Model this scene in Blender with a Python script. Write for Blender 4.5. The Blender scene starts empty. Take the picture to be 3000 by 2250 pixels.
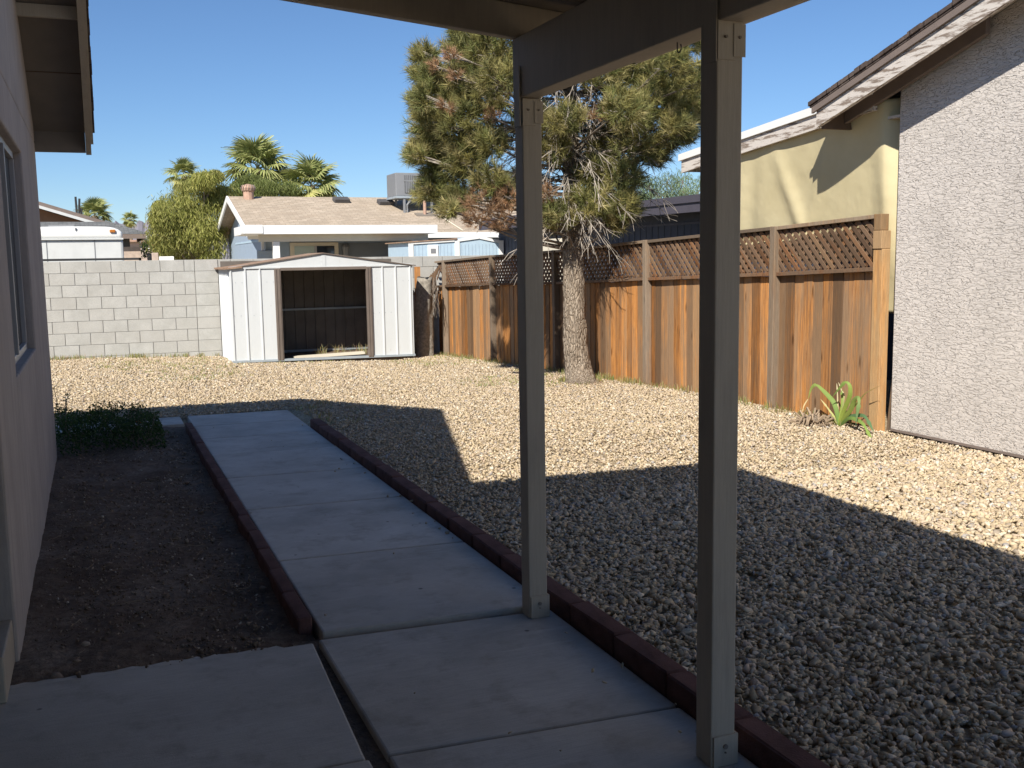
import bpy, bmesh, math, random
import numpy as np
from mathutils import Vector, Matrix
random.seed(7); RNG = np.random.default_rng(11)
scn = bpy.context.scene
COL = scn.collection

# ------------------------------------------------------------------ camera, sky, sun, exposure
PW, PH, FPX, ROLL, CAMZ = 3000.0, 2250.0, 2975.0, 0.016, 1.6
S = 3000.0 / 2212.0                      # picture coordinates below are written on a 2212 px wide grid
_c, _s = math.cos(ROLL), math.sin(ROLL)
def _un(px, py):
    x, y = px - PW / 2, py - PH / 2
    return x * _c - y * _s, x * _s + y * _c
_u, _v = _un(271, 773)                   # where the path's edges meet
PITCH = math.atan2(-_v, FPX)
def _ray0(px, py):
    x, y = _un(px, py)
    cp, sp = math.cos(PITCH), math.sin(PITCH)
    return (x, FPX * cp - y * sp, -FPX * sp - y * cp)
_d = _ray0(271, 773)
YAW = math.atan2(_d[0], _d[1])
def wray(px, py):
    d = _ray0(px * S, py * S)
    cy, sy = math.cos(YAW), math.sin(YAW)
    return Vector((d[0] * cy - d[1] * sy, d[0] * sy + d[1] * cy, d[2]))
EYE = Vector((0, 0, CAMZ))
cam_data = bpy.data.cameras.new('camera')
cam = bpy.data.objects.new('camera', cam_data)
COL.objects.link(cam)
cam_data.sensor_width = 36.0
cam_data.lens = 36.0 * FPX / PW
cam_data.clip_start = 0.05
cam_data.clip_end = 9000.0
_f = wray(1106, 829.5).normalized()
_r = (wray(1116, 829.5) - wray(1096, 829.5)).normalized()
_up = _r.cross(_f).normalized()
cam.matrix_world = Matrix(((_r.x, _up.x, -_f.x, EYE.x), (_r.y, _up.y, -_f.y, EYE.y), (_r.z, _up.z, -_f.z, EYE.z), (0, 0, 0, 1)))
scn.camera = cam

SUN = Vector((0.755, 0.88, -1.0)).normalized()          # direction the light travels
world = bpy.data.worlds.new('World'); scn.world = world
world.use_nodes = True
wn = world.node_tree
sky = wn.nodes.new('ShaderNodeTexSky'); sky.sky_type = 'NISHITA'; sky.sun_disc = False
sky.sun_elevation = math.asin(-SUN.z)
sky.sun_rotation = math.atan2(-SUN.x, -SUN.y)
sky.altitude = 900; sky.air_density = 1.0; sky.dust_density = 0.0; sky.ozone_density = 8.0
wn.nodes['Background'].inputs[1].default_value = 0.071
wn.links.new(sky.outputs[0], wn.nodes['Background'].inputs[0])
sl = bpy.data.lights.new('sun', 'SUN'); sl.energy = 4.6; sl.angle = math.radians(0.53); sl.color = (1.0, 0.945, 0.85)
so = bpy.data.objects.new('sun', sl); COL.objects.link(so)
so.rotation_euler = SUN.to_track_quat('-Z', 'Y').to_euler(); so.location = (-10, -12, 20)
scn.view_settings.view_transform = 'Standard'; scn.view_settings.look = 'None'
scn.view_settings.exposure = 0.68; scn.view_settings.gamma = 1.0
scn.view_settings.use_curve_mapping = False
scn.cycles.max_bounces = 8; scn.cycles.diffuse_bounces = 3

# ------------------------------------------------------------------ where a picture point lies in the place
def cl(x, a=0.0, b=1.0): return max(a, min(b, x))
def gz(x, y):
    return -0.23 * cl((y - 10) / 8.5) * cl(x / 6.1)
def G(px, py, dz=0.0):                   # on the ground
    d = wray(px, py); z = dz
    for _ in range(8):
        t = (z - CAMZ) / d.z; p = EYE + d * t; z = gz(p.x, p.y) + dz
    return p
def PX(px, py, X): d = wray(px, py); return EYE + d * (X / d.x)
def PY(px, py, Y): d = wray(px, py); return EYE + d * (Y / d.y)
def PD(px, py, D):                       # at horizontal distance D
    d = wray(px, py); return EYE + d * (D / math.hypot(d.x, d.y))

# ------------------------------------------------------------------ materials
class NT:
    def __init__(s, name):
        s.m = bpy.data.materials.new(name); s.m.use_nodes = True
        s.t = s.m.node_tree; s.b = s.t.nodes['Principled BSDF']; s._c = {}
    def n(s, ty, **kw):
        nd = s.t.nodes.new('ShaderNode' + ty)
        for k, v in kw.items(): setattr(nd, k, v)
        return nd
    def put(s, sock, v):
        if isinstance(v, bpy.types.NodeSocket): s.t.links.new(v, sock)
        elif isinstance(v, (tuple, list)) and len(v) == 3 and sock.type == 'RGBA': sock.default_value = (*v, 1)
        else: sock.default_value = v
    def co(s, scale=(1, 1, 1), kind='Object', rnd=0.0, rot=(0, 0, 0)):
        tc = s.n('TexCoord'); v = tc.outputs[kind]
        if rnd:
            oi = s.n('ObjectInfo'); ml = s.n('Math', operation='MULTIPLY'); s.put(ml.inputs[0], oi.outputs['Random']); ml.inputs[1].default_value = rnd
            ad = s.n('VectorMath', operation='ADD'); s.put(ad.inputs[0], v); s.put(ad.inputs[1], ml.outputs[0]); v = ad.outputs[0]
        mp = s.n('Mapping'); s.put(mp.inputs['Vector'], v); mp.inputs['Scale'].default_value = scale; mp.inputs['Rotation'].default_value = rot
        return mp.outputs[0]
    def rnd(s): return s.n('ObjectInfo').outputs['Random']
    def noise(s, vec, scale, detail=4, rough=0.55, dist=0.0):
        nd = s.n('TexNoise'); s.put(nd.inputs['Vector'], vec)
        for k, v in (('Scale', scale), ('Detail', detail), ('Roughness', rough), ('Distortion', dist)): nd.inputs[k].default_value = v
        return nd.outputs['Fac']
    def voro(s, vec, scale, feat='F1', out='Distance', rand=1.0):
        nd = s.n('TexVoronoi', feature=feat); s.put(nd.inputs['Vector'], vec); nd.inputs['Scale'].default_value = scale; nd.inputs['Randomness'].default_value = rand
        return nd.outputs[out]
    def ramp(s, fac, stops, interp='LINEAR'):
        nd = s.n('ValToRGB'); s.put(nd.inputs[0], fac); r = nd.color_ramp; r.interpolation = interp
        while len(r.elements) < len(stops): r.elements.new(0.5)
        for e, (p, c) in zip(r.elements, stops):
            e.position = p; e.color = (*c, 1) if isinstance(c, (tuple, list)) else (c, c, c, 1)
        return nd.outputs[0]
    def mix(s, fac, a, b, mode='MIX'):
        nd = s.n('Mix', data_type='RGBA', blend_type=mode)
        s.put(nd.inputs[0], fac); s.put(nd.inputs[6], a); s.put(nd.inputs[7], b); return nd.outputs[2]
    def math(s, op, a, b=0.0):
        nd = s.n('Math', operation=op); s.put(nd.inputs[0], a); s.put(nd.inputs[1], b); return nd.outputs[0]
    def attr(s, name): return s.n('Attribute', attribute_name=name).outputs['Color']
    def bump(s, h, strength=0.5, dist=0.01, normal=None):
        nd = s.n('Bump'); s.put(nd.inputs['Height'], h); nd.inputs['Strength'].default_value = strength; nd.inputs['Distance'].default_value = dist
        if normal is not None: s.put(nd.inputs['Normal'], normal)
        return nd.outputs[0]
    def done(s, col, rough=0.8, normal=None, spec=0.3, metal=0.0):
        s.put(s.b.inputs['Base Color'], col); s.put(s.b.inputs['Roughness'], rough)
        s.b.inputs['Specular IOR Level'].default_value = spec; s.b.inputs['Metallic'].default_value = metal
        if normal is not None: s.put(s.b.inputs['Normal'], normal)
        return s.m

def painted(name, c, rough=0.6, var=0.12, scale=6.0, bstr=0.15, spec=0.3, dirt=0.0):
    t = NT(name); v = t.co()
    f = t.noise(v, scale, 5, 0.6)
    lo = tuple(x * (1 - var) for x in c); hi = tuple(min(1, x * (1 + var)) for x in c)
    col = t.ramp(f, [(0.3, lo), (0.7, hi)])
    if dirt:
        g = t.noise(t.co((1, 1, 0.35)), 3.5, 6, 0.7)
        col = t.mix(t.ramp(g, [(0.5, 0.0), (0.75, dirt)]), col, tuple(x * 0.55 for x in c))
    return t.done(col, rough, t.bump(t.noise(v, scale * 14, 3), bstr, 0.004), spec)

def wood(name, warm, dark, grey, greyness=0.5, gscale=(9, 9, 0.7), rough=0.85):
    t = NT(name); v = t.co(gscale, rnd=40.0)
    ring = t.noise(v, 5.0, 6, 0.62, 0.6)
    fine = t.noise(t.co((gscale[0] * 5, gscale[1] * 5, gscale[2] * 2), rnd=17.0), 6, 4, 0.6)
    big = t.noise(t.co((3, 3, 0.8), rnd=63.0), 1.6, 4, 0.6)
    streak = t.noise(t.co((14, 14, 0.35), rnd=29.0), 2.2, 4, 0.6)
    col = t.ramp(ring, [(0.30, dark), (0.48, warm), (0.6, tuple(x * 1.15 for x in warm)), (0.78, tuple(x * .75 for x in warm))])
    col = t.mix(t.ramp(fine, [(0.36, 0.5), (0.58, 0.0)]), col, dark)
    sk = t.noise(t.co((22, 22, 0.22), rnd=77.0), 2.0, 4, 0.6)
    col = t.mix(t.ramp(sk, [(0.34, 0.9), (0.47, 0.0)]), col, tuple(x * 1.1 for x in dark))
    col = t.mix(t.ramp(sk, [(0.60, 0.0), (0.72, 0.6)]), col, tuple(min(1, x * 1.35) for x in warm))
    rb = t.ramp(t.rnd(), [(0.0, 0.25), (0.3, 0.55), (0.6, 0.7), (1.0, 1.35)])
    gf = t.ramp(t.math('ADD', t.math('MULTIPLY', big, 0.7), t.math('MULTIPLY', t.math('ADD', streak, t.math('MULTIPLY', t.rnd(), 0.55)), 0.55)), [(0.62 - greyness * 0.25, 0.0), (0.86 - greyness * 0.18, 0.85)])
    col = t.mix(gf, col, t.mix(t.ramp(fine, [(0.3, 0.0), (0.7, 1.0)]), tuple(x * .6 for x in grey), grey))
    tint = t.ramp(t.math('FRACT', t.math('MULTIPLY', t.rnd(), 7.31)), [(0, (0.5, 0.44, 0.4)), (0.3, (0.9, 0.82, 0.74)), (0.7, (1.08, 1.0, 0.93)), (1, (1.3, 1.15, 0.95))])
    col = t.mix(1.0, col, tint, 'MULTIPLY')
    knot = t.voro(t.co((7, 7, 1.6), rnd=51.0), 1.0)
    col = t.mix(t.ramp(knot, [(0.05, 0.8), (0.13, 0.0)]), col, tuple(x * .35 for x in dark))
    nb = t.bump(ring, 0.45, 0.006); nb = t.bump(fine, 0.35, 0.003, nb)
    return t.done(col, rough, nb, 0.15)

def foliage(name, trans=0.3, rough=0.6):
    t = NT(name); c = t.attr('Col')
    t.put(t.b.inputs['Base Color'], c); t.b.inputs['Roughness'].default_value = rough; t.b.inputs['Specular IOR Level'].default_value = 0.25
    tr = t.n('BsdfTranslucent'); t.put(tr.inputs[0], c); mx = t.n('MixShader'); mx.inputs[0].default_value = trans
    t.put(mx.inputs[1], t.b.outputs[0]); t.put(mx.inputs[2], tr.outputs[0]); t.put(t.t.nodes['Material Output'].inputs[0], mx.outputs[0])
    return t.m

def mk_ground():
    t = NT('gravel_ground'); v = t.co()
    a = t.noise(v, 55, 5, 0.7); b = t.noise(v, 1.1, 4, 0.6); k = t.voro(v, 38, 'F1', 'Color')
    sep = t.n('SeparateColor'); t.put(sep.inputs[0], k)
    col = t.ramp(sep.outputs[0], [(0, (0.32, 0.25, 0.165)), (0.4, (0.45, 0.36, 0.245)), (0.8, (0.54, 0.445, 0.31)), (1, (0.60, 0.51, 0.38))])
    col = t.mix(t.ramp(a, [(0.35, 0.8), (0.6, 0.0)]), col, (0.26, 0.20, 0.135))
    col = t.mix(t.ramp(b, [(0.45, 0.0), (0.75, 0.35)]), col, (0.30, 0.25, 0.13))
    return t.done(col, 0.95, t.bump(t.voro(v, 38), 0.8, 0.02), 0.1)
def mk_stone():
    t = NT('gravel_stone'); v = t.co()
    col = t.mix(t.ramp(t.noise(v, 60, 4, 0.7), [(0.3, 0.45), (0.65, 0.0)]), t.attr('Col'), (0.27, 0.21, 0.145))
    return t.done(col, 0.9, t.bump(t.noise(v, 160, 3), 0.35, 0.004), 0.15)
def mk_dirt():
    t = NT('bare_dirt'); v = t.co()
    a = t.noise(v, 1.5, 7, 0.7); b = t.noise(v, 28, 6, 0.7)
    col = t.ramp(a, [(0.3, (0.15, 0.107, 0.08)), (0.52, (0.24, 0.18, 0.138)), (0.72, (0.36, 0.295, 0.24))])
    col = t.mix(t.ramp(b, [(0.35, 0.6), (0.6, 0.0)]), col, (0.09, 0.064, 0.048))
    return t.done(col, 1.0, t.bump(b, 0.9, 0.03, t.bump(t.noise(v, 90, 4), 0.7, 0.01)), 0.05)
def mk_concrete():
    t = NT('broom_concrete'); v = t.co(); r = t.co(rnd=13.0)
    a = t.noise(r, 1.6, 6, 0.62); b = t.noise(t.co((0.6, 9, 1)), 22, 4, 0.6); c = t.noise(v, 130, 3, 0.6); s = t.noise(r, 5.5, 5, 0.7)
    col = t.ramp(a, [(0.30, (0.37, 0.34, 0.295)), (0.48, (0.52, 0.48, 0.425)), (0.68, (0.64, 0.60, 0.54))])
    col = t.mix(t.ramp(s, [(0.52, 0.0), (0.68, 0.65)]), col, (0.33, 0.28, 0.225))
    lt = t.noise(t.co((0.5, 3.5, 1), rnd=31.0), 4.5, 6, 0.7)
    col = t.mix(t.ramp(lt, [(0.56, 0.0), (0.7, 0.45)]), col, (0.68, 0.65, 0.60))
    col = t.mix(t.ramp(b, [(0.32, 0.4), (0.6, 0.0)]), col, (0.32, 0.30, 0.27))
    col = t.mix(t.ramp(t.voro(r, 4.1), [(0.03, 0.85), (0.055, 0.0)]), col, (0.07, 0.06, 0.05))
    col = t.mix(t.math('MULTIPLY', t.rnd(), 0.3), col, (0.38, 0.355, 0.32))
    nb = t.bump(b, 0.25, 0.004); nb = t.bump(c, 0.3, 0.003, nb)
    return t.done(col, 0.75, nb, 0.3)
def mk_stucco(name, c, lace):
    t = NT(name)
    if lace:
        v = t.co((1, 1, 3.6)); w = t.noise(v, 13.0, 3, 0.55, 0.5)
        h = t.ramp(w, [(0.455, 0.0), (0.49, 0.9), (0.56, 1.0), (0.64, 0.8)])
        h2 = t.ramp(t.noise(t.co((1, 1, 2.4)), 24, 4, 0.6, 0.6), [(0.50, 0.0), (0.54, 1.0)])
        g = t.noise(t.co(), 150, 3)
        col = t.ramp(t.noise(t.co(), 2.0, 5, .6), [(0.3, tuple(x * .93 for x in c)), (0.7, tuple(x * 1.05 for x in c))])
        col = t.mix(t.math('MULTIPLY', h, 0.10), col, tuple(x * 0.7 for x in c))
        col = t.mix(t.ramp(t.noise(t.co((1, 2.5, .5)), 1.3, 6, .7), [(0.5, 0.0), (0.75, 0.35)]), col, tuple(x * .72 for x in c))
        nb = t.bump(h, 1.0, 0.012); nb = t.bump(h2, 0.25, 0.004, nb); nb = t.bump(g, 0.25, 0.003, nb)
        return t.done(col, 0.92, nb, 0.1)
    st = t.noise(t.co((7, 7, 0.5)), 3.0, 6, 0.65); a = t.noise(t.co(), 2.0, 5, .6)
    col = t.ramp(a, [(0.3, tuple(x * .86 for x in c)), (0.7, tuple(x * 1.08 for x in c))])
    col = t.mix(t.ramp(st, [(0.45, 0.0), (0.7, 0.45)]), col, tuple(x * .6 for x in c))
    col = t.mix(t.ramp(t.noise(t.co((9, 9, 0.3)), 5.0, 4, .6), [(0.62, 0.0), (0.72, 0.4)]), col, tuple(min(1, x * 1.5) for x in c))
    return t.done(col, 0.9, t.bump(t.noise(t.co((1, 1, .7)), 26, 5, 0.65), 0.6, 0.008), 0.15)
def mk_block():
    t = NT('grey_concrete_block'); v = t.co(rnd=9.0); c = (0.47, 0.46, 0.435)
    a = t.noise(v, 4, 5, .6); b = t.noise(v, 70, 4, .7)
    col = t.ramp(a, [(0.3, (0.375, 0.37, 0.345)), (0.7, (0.485, 0.48, 0.455))])
    col = t.mix(t.math('MULTIPLY', t.rnd(), 0.6), col, (0.40, 0.385, 0.355))
    col = t.mix(t.ramp(b, [(0.35, 0.35), (0.55, 0.0)]), col, (0.27, 0.26, 0.24))
    return t.done(col, 0.95, t.bump(b, 0.5, 0.006), 0.1)
def mk_shingle(name, a, b, sx=4.0, sy=9.0):
    t = NT(name)
    br = t.n('TexBrick'); t.put(br.inputs['Vector'], t.co((1, 1, 1)))
    br.inputs['Scale'].default_value = 1.0; br.inputs['Brick Width'].default_value = 0.30; br.inputs['Row Height'].default_value = 0.14; br.inputs['Mortar Size'].default_value = 0.008
    br.inputs['Color1'].default_value = (*a, 1); br.inputs['Color2'].default_value = (*b, 1); br.inputs['Mortar'].default_value = (*(x * .45 for x in a), 1)
    n = t.noise(t.co((3.2, 7, 7)), 1.0, 5, .65)
    col = t.mix(t.ramp(n, [(0.38, 0.75), (0.6, 0.0)]), br.outputs[0], tuple(x * 0.6 for x in a))
    return t.done(col, 0.95, t.bump(t.noise(t.co(), 60, 3), .4, .01), 0.1)
def mk_bark():
    t = NT('pine_bark'); v = t.co((1, 1, .32), kind='Object')
    n = t.noise(v, 34, 6, .7); wv_ = t.n('VectorMath', operation='ADD'); t.put(wv_.inputs[0], v); nz = t.n('TexNoise'); t.put(nz.inputs['Vector'], v); nz.inputs['Scale'].default_value = 9; sc_ = t.n('VectorMath', operation='SCALE'); t.put(sc_.inputs[0], nz.outputs['Color']); sc_.inputs['Scale'].default_value = .09; t.put(wv_.inputs[1], sc_.outputs[0]); k = t.voro(wv_.outputs[0], 34, 'DISTANCE_TO_EDGE')
    col = t.ramp(n, [(0.3, (0.17, 0.13, 0.095)), (0.5, (0.31, 0.25, 0.19)), (0.7, (0.45, 0.385, 0.31))])
    col = t.mix(t.ramp(k, [(0.0, 0.75), (0.06, 0.0)]), col, (0.085, 0.06, 0.045))
    return t.done(col, .95, t.bump(t.ramp(k, [(0, 0.0), (0.2, 1.0)]), .8, .02, t.bump(n, .6, .01)), .1)
def mk_taupe():
    t = NT('taupe_wood_paint'); g = t.noise(t.co((30, 30, 1.2)), 3.0, 5, .65); d = t.noise(t.co((2, 2, .6)), 3.0, 6, .7); sc = t.noise(t.co((6, 6, 1.5)), 7.0, 5, .75)
    c = (0.43, 0.375, 0.30)
    col = t.ramp(g, [(0.3, tuple(x * .93 for x in c)), (0.7, tuple(x * 1.05 for x in c))])
    col = t.mix(t.ramp(d, [(0.5, 0.0), (0.75, 0.45)]), col, tuple(x * .6 for x in c))
    col = t.mix(t.ramp(sc, [(0.70, 0.0), (0.73, 0.7)]), col, (0.22, 0.17, 0.125))
    return t.done(col, .6, t.bump(g, .3, .003, t.bump(sc, .3, .003)), .3)
def mk_weathered(name, c):               # worn white fascia paint with bare wood showing
    t = NT(name); n = t.noise(t.co((9, 1.2, 9)), 3.2, 6, .7)
    col = t.mix(t.ramp(n, [(0.5, 0.0), (0.58, 1.0)]), c, (0.24, 0.19, 0.155))
    return t.done(col, .85, t.bump(n, .5, .006), .15)
def mk_tarp():
    t = NT('tan_canvas'); v = t.co()
    col = t.ramp(t.noise(v, 1.6, 4, .6), [(0.3, (0.54, 0.465, 0.28)), (0.7, (0.63, 0.55, 0.345))])
    t.done(col, .85, t.bump(t.noise(t.co((1, 1, 1)), 2.6, 3, .5), .35, .05, t.bump(t.noise(v, 240, 2), .3, .002)), .1)
    return t.m
def mk_glass(name, c=(0.02, 0.025, 0.03), r=0.05):
    t = NT(name); return t.done(c, r, None, 0.8)
def mk_steel_white():
    t = NT('white_enamel_steel'); v = t.co()
    d = t.noise(t.co((2, 2, 1)), 1.5, 4, .5); f = t.noise(v, 9, 6, .75)
    col = t.mix(t.ramp(f, [(0.62, 0.0), (0.72, 0.55)]), (0.565, 0.585, 0.59), (0.42, 0.40, 0.37))
    col = t.mix(t.ramp(t.noise(t.co((4, 4, .7)), 5, 5, .7), [(0.66, 0), (0.72, .6)]), col, (0.35, 0.29, 0.24))
    return t.done(col, .45, t.bump(d, .35, .03), .4)
M = dict(
 ground=mk_ground(), stone=mk_stone(), dirt=mk_dirt(), concrete=mk_concrete(), block=mk_block(), bark=mk_bark(), tarp=mk_tarp(),
 brick=painted('red_edging_brick', (0.125, 0.068, 0.06), .95, .3, 9, .5, .1),
 taupe=mk_taupe(),
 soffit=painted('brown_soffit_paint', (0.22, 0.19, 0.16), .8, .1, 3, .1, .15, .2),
 house=mk_stucco('grey_stucco', (0.44, 0.395, 0.365), False), lace=mk_stucco('lace_stucco', (0.63, 0.58, 0.535), True),
 fence=wood('cedar_board', (0.55, 0.27, 0.09), (0.18, 0.075, 0.027), (0.30, 0.225, 0.155), .10, (11, 11, 0.55)),
 post=wood('weathered_post', (0.30, 0.185, 0.10), (0.14, 0.085, 0.055), (0.30, 0.265, 0.22), .95),
 newpost=wood('honey_post', (0.46, 0.265, 0.11), (0.24, 0.12, 0.05), (0.40, 0.30, 0.19), .15),
 lattice=wood('lattice_lath', (0.24, 0.115, 0.05), (0.085, 0.042, 0.024), (0.20, 0.15, 0.11), .35, (9, 9, 9)),
 white=painted('white_paint', (0.78, 0.78, 0.76), .55, .03, 3, .05), cream=painted('cream_trim', (0.66, 0.60, 0.48), .6, .04, 3, .05),
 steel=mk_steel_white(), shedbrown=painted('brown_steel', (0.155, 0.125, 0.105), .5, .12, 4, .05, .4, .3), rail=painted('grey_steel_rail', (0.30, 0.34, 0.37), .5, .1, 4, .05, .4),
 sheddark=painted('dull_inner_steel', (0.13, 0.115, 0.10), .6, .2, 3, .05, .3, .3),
 rust=painted('rusty_roof_steel', (0.30, 0.20, 0.14), .8, .35, 12, .3, .2), 
 wornwhite=mk_weathered('worn_white_fascia', (0.60, 0.55, 0.50)), brownroof=mk_shingle('brown_shingle', (0.10, 0.075, 0.065), (0.14, 0.11, 0.095)),
 tanroof=mk_shingle('tan_shingle', (0.52, 0.43, 0.335), (0.40, 0.32, 0.24)), greyroof=mk_shingle('grey_shingle', (0.16, 0.165, 0.165), (0.24, 0.245, 0.245)),
 blue=painted('blue_siding_paint', (0.30, 0.375, 0.47), .75, .06, 4, .15), slate=painted('slate_siding_paint', (0.058, 0.062, 0.082), .7, .12, 5, .15),
 slatefascia=painted('slate_fascia_paint', (0.075, 0.068, 0.085), .6, .1, 4, .1), lightblue=painted('pale_blue_siding', (0.40, 0.52, 0.62), .75, .05, 4, .15),
 glass=mk_glass('dark_glass'), blind=painted('window_blind', (0.42, 0.50, 0.47), .5, .05), screen=painted('insect_screen', (0.05, 0.055, 0.06), .7, .1),
 alu=painted('pale_window_frame', (0.36, 0.36, 0.37), .4, .04, 4, .03, .5), hvac=painted('grey_cabinet_paint', (0.21, 0.215, 0.225), .5, .06, 4, .05, .4), louver=painted('louver_grey', (0.11, 0.115, 0.12), .6, .1, 5, .05),
 darkmetal=painted('dark_metal', (0.04, 0.04, 0.04), .5, .2), terracotta=painted('terracotta_metal', (0.42, 0.27, 0.20), .6, .15), brownbeam=painted('brown_beam', (0.12, 0.08, 0.055), .8, .2),
 rv=painted('white_gelcoat', (0.76, 0.76, 0.73), .35, .03, 2, .03, .5, .12), rvgrey=painted('faded_panel', (0.58, 0.59, 0.58), .5, .05, 3, .05, .4, .2), amber=painted('amber_lens', (0.42, 0.15, 0.03), .3, .05),
 orange=painted('terracotta_stucco', (0.36, 0.20, 0.11), .9, .08), tanwall=painted('tan_masonry', (0.45, 0.36, 0.30), .9, .15), browntrim=painted('brown_trim', (0.19, 0.15, 0.13), .7, .1), olive=painted('grey_wall_paint', (0.085, 0.08, 0.08), .8, .1),
 needle=foliage('pine_needle', .25), leaf=foliage('leaf', .35), frond=foliage('palm_frond', .3),
 twig=painted('dead_twig', (0.36, 0.315, 0.265), .9, .25, 20, .2), branch=painted('grey_branch', (0.19, 0.155, 0.125), .95, .25, 20, .3),
 deadwood=painted('dead_trunk_bark', (0.26, 0.235, 0.20), .95, .4, 22, .9), palmtrunk=painted('palm_trunk', (0.22, 0.17, 0.12), .95, .3, 14, .6),
 straw=painted('dry_straw', (0.50, 0.42, 0.25), .9, .2), root=painted('pale_root', (0.30, 0.225, 0.155), .9, .2), red=painted('red_petal', (0.45, 0.02, 0.01), .6, .1), hill=painted('hazed_rock_hill', (0.20, 0.19, 0.22), 1.0, .12, .01, 0), redbrick=painted('far_red_sign', (0.45, 0.10, 0.07), .8, .1), mortar=painted('mortar', (0.38, 0.37, 0.345), .95, .1, 20, .3),  # hill: distant haze is mixed into its rock colour
)

# ------------------------------------------------------------------ building helpers
class Root:
    pass
def thing(name, label, cat, loc=(0, 0, 0), group=None, kind=None):
    o = bpy.data.objects.new(name, None); COL.objects.link(o); o.location = loc; o.empty_display_size = 0.2
    if kind: o['kind'] = kind
    o['label'] = label
    if cat: o['category'] = cat
    if group: o['group'] = group
    return o
def origin(o):
    p = Vector((0, 0, 0))
    while o is not None: p = p + o.location; o = o.parent
    return p
def tag(o, label, cat=None, group=None, kind=None):
    o['label'] = label
    if cat: o['category'] = cat
    if group: o['group'] = group
    if kind: o['kind'] = kind
    return o
class MB:
    def __init__(s): s.v = []; s.f = []
    def add(s, vs, fs):
        b = len(s.v); s.v.extend([tuple(p) for p in vs]); s.f.extend([tuple(i + b for i in f) for f in fs]); return s
    def box(s, x0, x1, y0, y1, z0, z1):
        return s.add([(x0, y0, z0), (x1, y0, z0), (x1, y1, z0), (x0, y1, z0), (x0, y0, z1), (x1, y0, z1), (x1, y1, z1), (x0, y1, z1)],
                     [(0, 3, 2, 1), (4, 5, 6, 7), (0, 1, 5, 4), (1, 2, 6, 5), (2, 3, 7, 6), (3, 0, 4, 7)])
    def obox(s, c, a, b, d):             # centre and three half vectors
        c, a, b, d = Vector(c), Vector(a), Vector(b), Vector(d)
        if a.cross(b).dot(d) < 0: a = -a
        P = [c + a * i + b * j + d * k for k in (-1, 1) for i, j in ((-1, -1), (1, -1), (1, 1), (-1, 1))]
        return s.add(P, [(0, 3, 2, 1), (4, 5, 6, 7), (0, 1, 5, 4), (1, 2, 6, 5), (2, 3, 7, 6), (3, 0, 4, 7)])
    def bar(s, p, q, w, h, up=(0, 0, 1)):
        p, q = Vector(p), Vector(q); d = q - p; u = Vector(up)
        sd = d.cross(u).normalized(); u2 = sd.cross(d).normalized()
        return s.obox((p + q) / 2, d / 2, sd * w / 2, u2 * h / 2)
    def prism(s, pts, ext):
        n = len(pts); e = Vector(ext); A = [Vector(p) for p in pts]; nr = Vector((0, 0, 0))
        for i in range(n): nr += (A[i] - A[0]).cross(A[(i + 1) % n] - A[0])
        if nr.dot(e) > 0: A.reverse()
        return s.add(A + [p + e for p in A], [tuple(range(n)), tuple(range(2 * n - 1, n - 1, -1))] + [(i, i + n, (i + 1) % n + n, (i + 1) % n) for i in range(n)])
    def quad(s, *p): return s.add(p, [tuple(range(len(p)))])
    def tube(s, pts, rad, n=6, cap=True):
        pts = [Vector(p) for p in pts]; m = len(pts)
        if not isinstance(rad, (list, tuple)): rad = [rad] * m
        b = len(s.v); ref = Vector((0.31, 0.17, 0.93))
        for i, p in enumerate(pts):
            d = (pts[min(i + 1, m - 1)] - pts[max(i - 1, 0)]).normalized()
            u = d.cross(ref); u = u.normalized() if u.length > 1e-4 else d.cross(Vector((1, 0, 0))).normalized()
            w = d.cross(u)
            for k in range(n):
                a = 2 * math.pi * k / n; s.v.append(tuple(p + (u * math.cos(a) + w * math.sin(a)) * rad[i]))
        for i in range(m - 1):
            for k in range(n):
                s.f.append((b + i * n + k, b + i * n + (k + 1) % n, b + (i + 1) * n + (k + 1) % n, b + (i + 1) * n + k))
        if cap: s.f.append(tuple(b + k for k in reversed(range(n)))); s.f.append(tuple(b + (m - 1) * n + k for k in range(n)))
        return s
    def build(s, name, mat, parent=None, bevel=0.0, smooth=False, label=None, cat=None, group=None, kind=None, loc=None, seg=2):
        o0 = origin(parent) if parent else Vector(loc or (0, 0, 0))
        me = bpy.data.meshes.new(name); me.from_pydata([(x - o0.x, y - o0.y, z - o0.z) for x, y, z in s.v], [], s.f)
        me.materials.append(M[mat] if isinstance(mat, str) else mat)
        if smooth: me.polygons.foreach_set('use_smooth', [True] * len(me.polygons))
        me.update()
        o = bpy.data.objects.new(name, me); COL.objects.link(o)
        if parent: o.parent = parent
        else: o.location = o0
        if bevel:
            b = o.modifiers.new('edge', 'BEVEL'); b.width = bevel; b.segments = seg; b.limit_method = 'ANGLE'; b.angle_limit = math.radians(40)
        if label: o['label'] = label
        if cat: o['category'] = cat
        if group: o['group'] = group
        if kind: o['kind'] = kind
        return o
def chamfer_mesh(name, sx, sy, sz, ch, mat):
    bm = bmesh.new(); bmesh.ops.create_cube(bm, size=1.0)
    for v in bm.verts: v.co = Vector((v.co.x * sx, v.co.y * sy, v.co.z * sz))
    bmesh.ops.bevel(bm, geom=list(bm.edges), offset=ch, segments=1, affect='EDGES')
    me = bpy.data.meshes.new(name); bm.to_mesh(me); bm.free(); me.materials.append(M[mat]); return me
def place(name, me, parent, loc, rot=(0, 0, 0), scale=None):
    o = bpy.data.objects.new(name, me); COL.objects.link(o); o.parent = parent
    o.location = Vector(loc) - (origin(parent) if parent else Vector((0, 0, 0))); o.rotation_euler = rot
    if scale: o.scale = scale
    return o
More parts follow.
